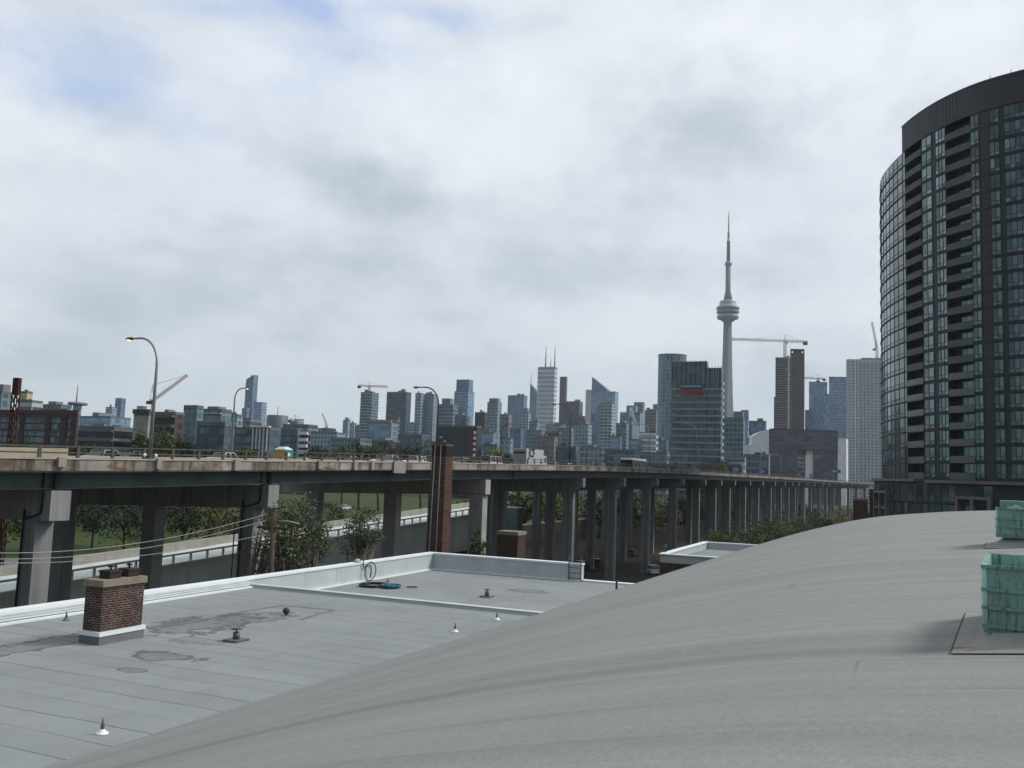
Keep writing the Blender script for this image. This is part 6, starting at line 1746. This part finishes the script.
# dark office with portal
Yp = 850
pa, pb = at(769, 431, Yp), at(838, 431, Yp); zt = at(800, 430.5, Yp).z
t = thing('portal_office', 'dark glass office building with a tall portal opening and white end wall', 'building', (pa.x, Yp, 0))
WX = pb.x - pa.x; fx = lambda px: pa.x + WX * (px - 769) / 69.0
M_DGL = facade('facade_portal_glass', (.04, .046, .054), (.075, .10, .115), 4.5, 4.2, .1, .28, blinds=.04, vary=.6)
def sl(x0, x1, z0, z1, y0=0, y1=22, m=M_DGL, nm='wing', par=t):
    mb = MB(); mb.prism([(fx(x0), Yp + y0), (fx(x1), Yp + y0 - 1.2 * (x1 - x0) / 69), (fx(x1) + 5, Yp + y1), (fx(x0) + 5, Yp + y1)], z0, z1, 0, True, None, True); return mb.build(nm, m, par)
z5 = at(800, 450, Yp).z
sl(768, 797, 0, z5 - .01); sl(814, 837.5, 0, z5 - .01); sl(769, 837.5, z5, zt, nm='bridge_storey')
sl(770, 837, zt + .002, zt + 1.0, .3, 20, M_BLACK, 'roof_edge')
sl(836, 846, 0, at(840, 438.5, Yp).z, -.3, 8, plain('white_streaked_wall', (.80, .82, .84), .7, .3, 0, .12, .25), 'end_wall')
sl(797.2, 805.8, 0, at(800, 456, Yp).z, 4, 12, facade('facade_green_infill', (.36, .44, .39), (.10, .20, .15), 3.5, 4.2, .1, .4), 'infill_block')
sl(797.2, 805.5, at(800, 455.9, Yp).z, at(800, 449.5, Yp).z - .2, 6, 11, M_STONE, 'infill_top')
mw = sl(806, 814, 0, at(810, 455, Yp).z, 2, 9, M_WHITEP, 'white_block'); sl(807.5, 814, at(810, 454.9, Yp).z, at(810, 448.5, Yp).z - .3, 3, 8, M_WHITEP, 'white_block')
for i in range(6):
    sl(774 + i * 9.3, 777.5 + i * 9.3 + (i % 2) * 2, z5 + 4 + (i * 5 % 7), z5 + 6.6 + (i * 5 % 7), -.9, -.5, M_BANDD, 'bay_window')
for k, nm_ in ((.42, 0), (.34, 1), (.26, 2)):
    sl(766, 770, z5 * (k + .7), z5 * (k + .7) + 1.2, -1.5, 3, M_BANDD, 'balcony')
sl(768.5, 796, at(800, 474, Yp).z - 2, at(800, 467, Yp).z, -1.0, -.3, F['maroon'], 'maroon_base')

# filler blocks low between the towers
rnd = random.Random(5)
fills = [(86, 110, 419, 700), (160, 200, 417, 520), (228, 262, 418, 600), (262, 300, 431, 520), (318, 336, 428, 900), (330, 372, 438, 560), (372, 400, 440, 520), (398, 430, 434, 600), (405, 418, 423, 900),
         (424, 440, 441, 480), (470, 500, 432, 650), (510, 524, 428, 760), (526, 545, 430, 720), (545, 562, 432, 640), (556, 580, 446, 480), (580, 606, 447, 470), (604, 640, 449, 470), (610, 622, 436, 640),
         (655, 668, 440, 600), (720, 730, 436, 600), (700, 745, 463, 420), (455, 470, 415, 800), (546, 566, 424, 1000), (392, 400, 417, 800)]
stl = ['grey_office', 'dark_condo', 'teal_condo', 'blue_glass', 'pale_condo', 'brown_brick', 'navy_glass']
desc = {'grey_office': 'grey banded', 'dark_condo': 'charcoal', 'teal_condo': 'dull teal', 'blue_glass': 'blue grey', 'pale_condo': 'pale grey', 'brown_brick': 'brown brick', 'navy_glass': 'slate blue'}
marks_ = ['below the disc roofed block', 'behind the brown brick apartments', 'below the slanted tower', 'behind the portable toilet', 'right of the white striped block', 'under the slim pale tower', 'under the crane topped tower',
          'under the dark slab tower', 'between the dark slab and paired towers', 'left of the brick stack', 'right of the red strip building', 'left behind the box truck', 'above the box truck', 'right of the box truck', 'above the white pickup',
          'above the white van', 'left of the coach', 'before the stair edged tower', 'left of the round glass tower', 'at the observation tower foot', 'along the deck before the teal office', 'behind the brick stack top',
          'below the black office tower', 'behind the salmon framed block']
for i, (x0, x1, yt, Y) in enumerate(fills):
    st = stl[(i * 3 + 1) % 7]
    bld('low %s block %s' % (desc[st], marks_[i]), x0, x1, yt, Y, st, .6, None, (.2, .6, yt - 2.5, 0) if i % 3 == 0 else None, name='city_block', cat='building')

# rusty mast at the left
Ym = 92; c = at(17.6, 378, Ym); m = plain('rusted_steel', (.05, .018, .016), .85, .2, 0, .3, 2)
t = thing('rusty_mast', 'dark rusty lattice mast with solid head at the far left', 'mast', (c.x, Ym, 0))
zt, zm = c.z, at(14, 395, Ym).z
mb = MB(); mb.box(c, (1, 0), (0, 1), .30, .30, zm, zt); mb.build('head', m, t)
mb = MB()
cor = [Vector((a * .27, b_ * .27, 0)) for a, b_ in ((-1, -1), (1, -1), (1, 1), (-1, 1))]
P0 = Vector((c.x - .25, Ym, 0)); P1 = Vector((c.x, Ym, 0))
for o in cor: mb.tube([P0 + o, P1 + o + UP * zm], .075, 5)
for k in range(26):
    for i in range(4):
        z0_, z1_ = zm * k / 26, zm * (k + 1) / 26
        mb.tube([P0.lerp(P1, k / 26) + cor[i] + UP * z0_, P0.lerp(P1, (k + 1) / 26) + cor[(i + 1) % 4] + UP * z1_], .065, 4)
mb.build('lattice', m, t)
mb = MB(); z = at(14, 413, Ym).z; mb.tube([c.xy.to_3d() + UP * z, c.xy.to_3d() + Vector((.9, 0, z - .15)), c.xy.to_3d() + Vector((1.0, 0, z + .3))], .07, 5); mb.build('bracket', m, t)

# ------------------------------------------------------------------ trees and shrubs
M_BARK = plain('bark', (.07, .055, .042), .95, .1, 0, .3, 3); M_BARKP = plain('pale_bark', (.20, .18, .15), .9, .1, 0, .2, 3)
L_OLIVE = leafmat('olive_leaves', (.085, .105, .052), (.12, .12, .05)); L_GREEN = leafmat('green_leaves', (.055, .085, .022), (.10, .11, .025)); L_DARK = leafmat('dark_leaves', (.022, .036, .012), (.04, .045, .012)); L_AUT = leafmat('turning_leaves', (.075, .062, .018), (.14, .085, .02), .6); L_YEL = leafmat('yellow_green_leaves', (.14, .15, .045), (.15, .14, .04)); L_SPARSE = leafmat('grey_leaves', (.085, .09, .06), (.08, .075, .04))
def tree(p, h, rx, rz, leaf, label, n=1400, size=.3, bark=None, seed=0, clumps=26, base=.3, name='tree', cat='tree', group=None, bare=False):
    rg = random.Random(seed); p = Vector((p.x, p.y, p.z))
    t = thing(name, label, cat, p, group); bark = bark or M_BARK
    mb = MB(); lean = Vector((rg.uniform(-.1, .1), rg.uniform(-.1, .1), 0))
    top = p + lean * h + UP * h * .85
    mb.tube(catmull([p - UP * .2, p + lean * h * .2 + UP * h * .3, top], 5), [h * .022 * (1 - .8 * i / 10) + .02 for i in range(11)], 7)
    cen = []
    for i in range(clumps):
        for _ in range(20):
            a = Vector((rg.uniform(-1, 1), rg.uniform(-1, 1), rg.uniform(-1, 1)))
            if .25 < a.length < 1: break
        zc_ = h - rz + a.z * rz
        c = p + lean * zc_ + Vector((a.x * rx * (1 - .25 * max(0, a.z)), a.y * rx * (1 - .25 * max(0, a.z)), zc_))
        cen.append((c, rg.uniform(.22, .42) * min(rx, rz)))
    for c, r in cen[:14]:
        b0 = p + lean * h * .4 + UP * max(h * base * .8, (c.z - p.z) * .55)
        mb.tube([b0, b0.lerp(c, .5) + UP * .1 * h * .3, c], [h * .009 + .01, h * .006 + .01, .012], 5)
    mb.build('trunk', bark, t)
    mb = MB()
    for i in range(n):
        c, r = cen[rg.randrange(len(cen))]
        a = Vector((rg.gauss(0, .5), rg.gauss(0, .5), rg.gauss(0, .45))) * r * 1.25
        q = c + a; s = size * rg.uniform(.5, 1.25)
        u_ = Vector((rg.uniform(-1, 1), rg.uniform(-1, 1), rg.uniform(-.6, .6))).normalized(); v_ = u_.orthogonal().normalized(); v_ = (v_ + u_.cross(v_) * rg.uniform(-1, 1)).normalized()
        mb.poly([q - u_ * s * .5, q + v_ * s * .32, q + u_ * s * .5, q - v_ * s * .32])
    mb.build('crown', leaf, t)
    return t
def ptree(px, ytop, Y, wpx, hpx, leaf, label, z0=0.0, **k):
    tp_ = at(px, ytop, Y); h = tp_.z - z0
    return tree(Vector((tp_.x, Y, z0)), h, wpx / 900 * Y / 2, min(h * .48, hpx / 900 * Y / 2), leaf, label, **k)
ptree(241, 513, 57, 30, 60, L_SPARSE, 'nearly bare grey tree left of the utility pole', n=600, size=.18, bark=M_BARKP, seed=2, clumps=40)
ptree(292, 503, 58, 34, 52, L_OLIVE, 'thin olive tree right of the utility pole', n=1700, size=.19, bark=M_BARKP, seed=3, clumps=38)
ptree(322, 500, 60, 46, 66, L_OLIVE, 'broad olive tree, middle of three before the viaduct', n=3400, size=.19, bark=M_BARKP, seed=4, clumps=52)
ptree(300, 538, 57, 40, 36, L_OLIVE, 'low olive sapling below the broad olive tree', n=1300, size=.19, bark=M_BARKP, seed=14, clumps=30)
ptree(357, 501, 62, 36, 60, L_OLIVE, 'olive tree nearest the brick stack', n=2900, size=.19, bark=M_BARKP, seed=5, clumps=46)
ptree(366, 562, 60, 36, 24, L_GREEN, 'low green bush just behind the white parapet', n=900, size=.2, seed=6, clumps=16, name='bush', cat='bush')
ptree(483, 530, 86, 16, 40, L_GREEN, 'small green bush at the foot of the pale pier', n=900, size=.25, seed=7, clumps=18, name='bush', cat='bush')
k_ = 0
L_SHRUB = leafmat('shrub_leaves', (.095, .12, .035), (.14, .14, .04)); 
for px, yt, Y, wd, ht, lf in ((722, 532, 132, 36, 30, L_YEL), (748, 523, 150, 40, 40, L_SHRUB), (772, 519, 165, 36, 38, L_SHRUB), (796, 516, 180, 36, 38, L_YEL), (816, 512, 200, 34, 36, L_SHRUB), (836, 509, 215, 32, 34, L_YEL),
                              (852, 508, 235, 26, 30, L_SHRUB), (735, 529, 175, 36, 34, L_SHRUB), (864, 511, 200, 18, 26, L_YEL), (784, 524, 150, 34, 32, L_YEL), (826, 517, 185, 30, 30, L_SHRUB)):
    k_ += 1
    ptree(px, yt, Y, wd, ht, lf, '%s bushy tree along the row before the far piers, counted from the white parapet' % nth[k_ - 1], n=2600, size=.42, seed=20 + k_, clumps=44, base=.15, group='bushy trees before the far piers')
# lawn trees seen between the left piers
lt = [(96, 494, 140, 52, 40, L_DARK), (128, 495, 138, 60, 42, L_DARK), (150, 493, 160, 50, 40, L_DARK), (60, 496, 130, 50, 36, L_DARK), (186, 496, 140, 40, 40, L_DARK), (212, 500, 150, 52, 40, L_AUT), (240, 499, 160, 46, 40, L_AUT), (4, 503, 120, 44, 40, L_GREEN),
      (300, 499, 160, 54, 40, L_AUT), (330, 503, 180, 46, 34, L_DARK), (170, 498, 175, 50, 40, L_AUT), (110, 493, 175, 60, 46, L_DARK), (75, 494, 165, 56, 44, L_DARK), (265, 499, 170, 44, 40, L_DARK)]
for i, (px, yt, Y, wd, ht, lf) in enumerate(lt):
    p = at(px, yt, Y); v = uv_of(p)[1]
    ptree(px, yt, Y, wd, ht, lf, ('%s lawn tree behind the left piers, counted among those with %s leaves') % (nth[i], 'dark' if lf is L_DARK else ('turning' if lf is L_AUT else 'green')), z0=lawn_z(v), n=1500, size=.5, seed=40 + i, clumps=30, group='lawn trees behind the viaduct')
# dense trees behind the middle of the viaduct
bt = [(527, 492, 225, 40, 26), (560, 492, 245, 44, 30), (600, 491, 262, 44, 32), (632, 492, 280, 40, 34), (655, 493, 300, 40, 34), (685, 495, 320, 40, 34), (715, 497, 350, 44, 34), (748, 498, 385, 44, 30), (512, 494, 240, 22, 24), (545, 496, 260, 34, 26), (585, 494, 280, 34, 26), (620, 494, 300, 34, 30), (646, 497, 320, 26, 30), (668, 498, 340, 30, 30), (700, 500, 380, 30, 26), (730, 502, 420, 30, 22), (765, 504, 460, 40, 20), (800, 506, 500, 40, 18), (470, 500, 230, 40, 26), (420, 512, 225, 40, 22)]
for i, (px, yt, Y, wd, ht) in enumerate(bt):
    p = at(px, yt, Y); v = uv_of(p)[1]; z0 = lawn_z(v) if uv_of(p)[0] < 580 and v > 88 else 0
    ptree(px, yt, Y, wd, ht, (L_GREEN, L_YEL, L_DARK)[i % 3], '%s rounded tree seen far behind the piers, counted from the pale green shed' % nth[i], z0=z0, n=1500, size=.9, seed=60 + i, clumps=30, base=.2, group='trees far behind the piers')
# trees beyond the deck
dt = [(152, 436, 180, 22, 26, L_GREEN), (170, 432, 190, 30, 30, L_GREEN), (186, 440, 185, 20, 22, L_DARK), (76, 446, 190, 26, 14, L_DARK), (95, 447, 190, 22, 12, L_GREEN), (213, 449, 200, 30, 12, L_DARK), (250, 448, 200, 24, 12, L_GREEN), (322, 446, 260, 20, 14, L_DARK), (345, 444, 270, 24, 18, L_GREEN), (362, 443, 280, 22, 18, L_DARK),
      (382, 444, 280, 24, 18, L_GREEN), (402, 445, 290, 24, 18, L_DARK), (424, 446, 290, 22, 16, L_GREEN), (488, 449, 260, 18, 16, L_YEL), (500, 453, 260, 14, 12, L_GREEN), (716, 464, 380, 14, 12, L_GREEN), (670, 462, 400, 16, 10, L_DARK)]
wh = ['left of the tall grey lamp foot', 'right of the tall grey lamp foot', 'below the brown brick balconies', 'before the brick loft block', 'before the dark banded building', 'left of the thin lamp foot', 'left of the portable toilet', 'well right of the portable toilet', 'before the pale twin towers', 'before the crane topped tower',
      'before the dark slab tower', 'right of the dark slab tower', 'left of the brick stack', 'left of the box truck, lighter', 'close to the box truck', 'before the teal banded office', 'behind the coach']
for i, (px, yt, Y, wd, ht, lf) in enumerate(dt):
    ptree(px, yt, Y, wd, ht, lf, '%s tree showing above the deck %s' % ({L_GREEN: 'green', L_DARK: 'dark green', L_YEL: 'yellow green'}[lf], wh[i]), n=1300, size=.6, seed=90 + i, clumps=28, group='trees showing above the deck')

# ------------------------------------------------------------------ rubble and litter at the feet of the left piers
rg = random.Random(3)
mb = MB()
for i in range(260):
    p = W(rg.uniform(30, 90), rg.uniform(38, 70), 0); s = rg.uniform(.1, .4)
    q = [p + Vector((s * math.cos(a) * rg.uniform(.6, 1.2), s * math.sin(a) * rg.uniform(.6, 1.2), 0)) for a in (0, 1.7, 3.3, 4.9)]
    mb.hexa([x - UP * .05 for x in q] + [x.lerp(p, .3) + UP * s * .7 for x in q])
tag(mb.build('rubble', plain('pale_rubble', (.30, .27, .23), .9)), 'pale rubble scattered on the earth under the left span', 'rubble', kind='stuff')

# ------------------------------------------------------------------ haze
hb = MB(); hb.box((0, 3000), (1, 0), (0, 1), 6600, 3560, -1.0, 640)
hm = bpy.data.materials.new('air'); hm.use_nodes = True; n_ = hm.node_tree; n_.nodes.clear()
pv = n_.nodes.new('ShaderNodeVolumePrincipled'); pv.inputs['Color'].default_value = (.78, .90, 1.0, 1); pv.inputs['Density'].default_value = 0.00011; pv.inputs['Anisotropy'].default_value = 0.0
on = n_.nodes.new('ShaderNodeOutputMaterial'); n_.links.new(pv.outputs[0], on.inputs['Volume'])
hz_ = hb.build('haze', hm); hz_['kind'] = 'stuff'; hz_['label'] = 'pale summer haze filling the air over the city'; hz_['category'] = 'haze'
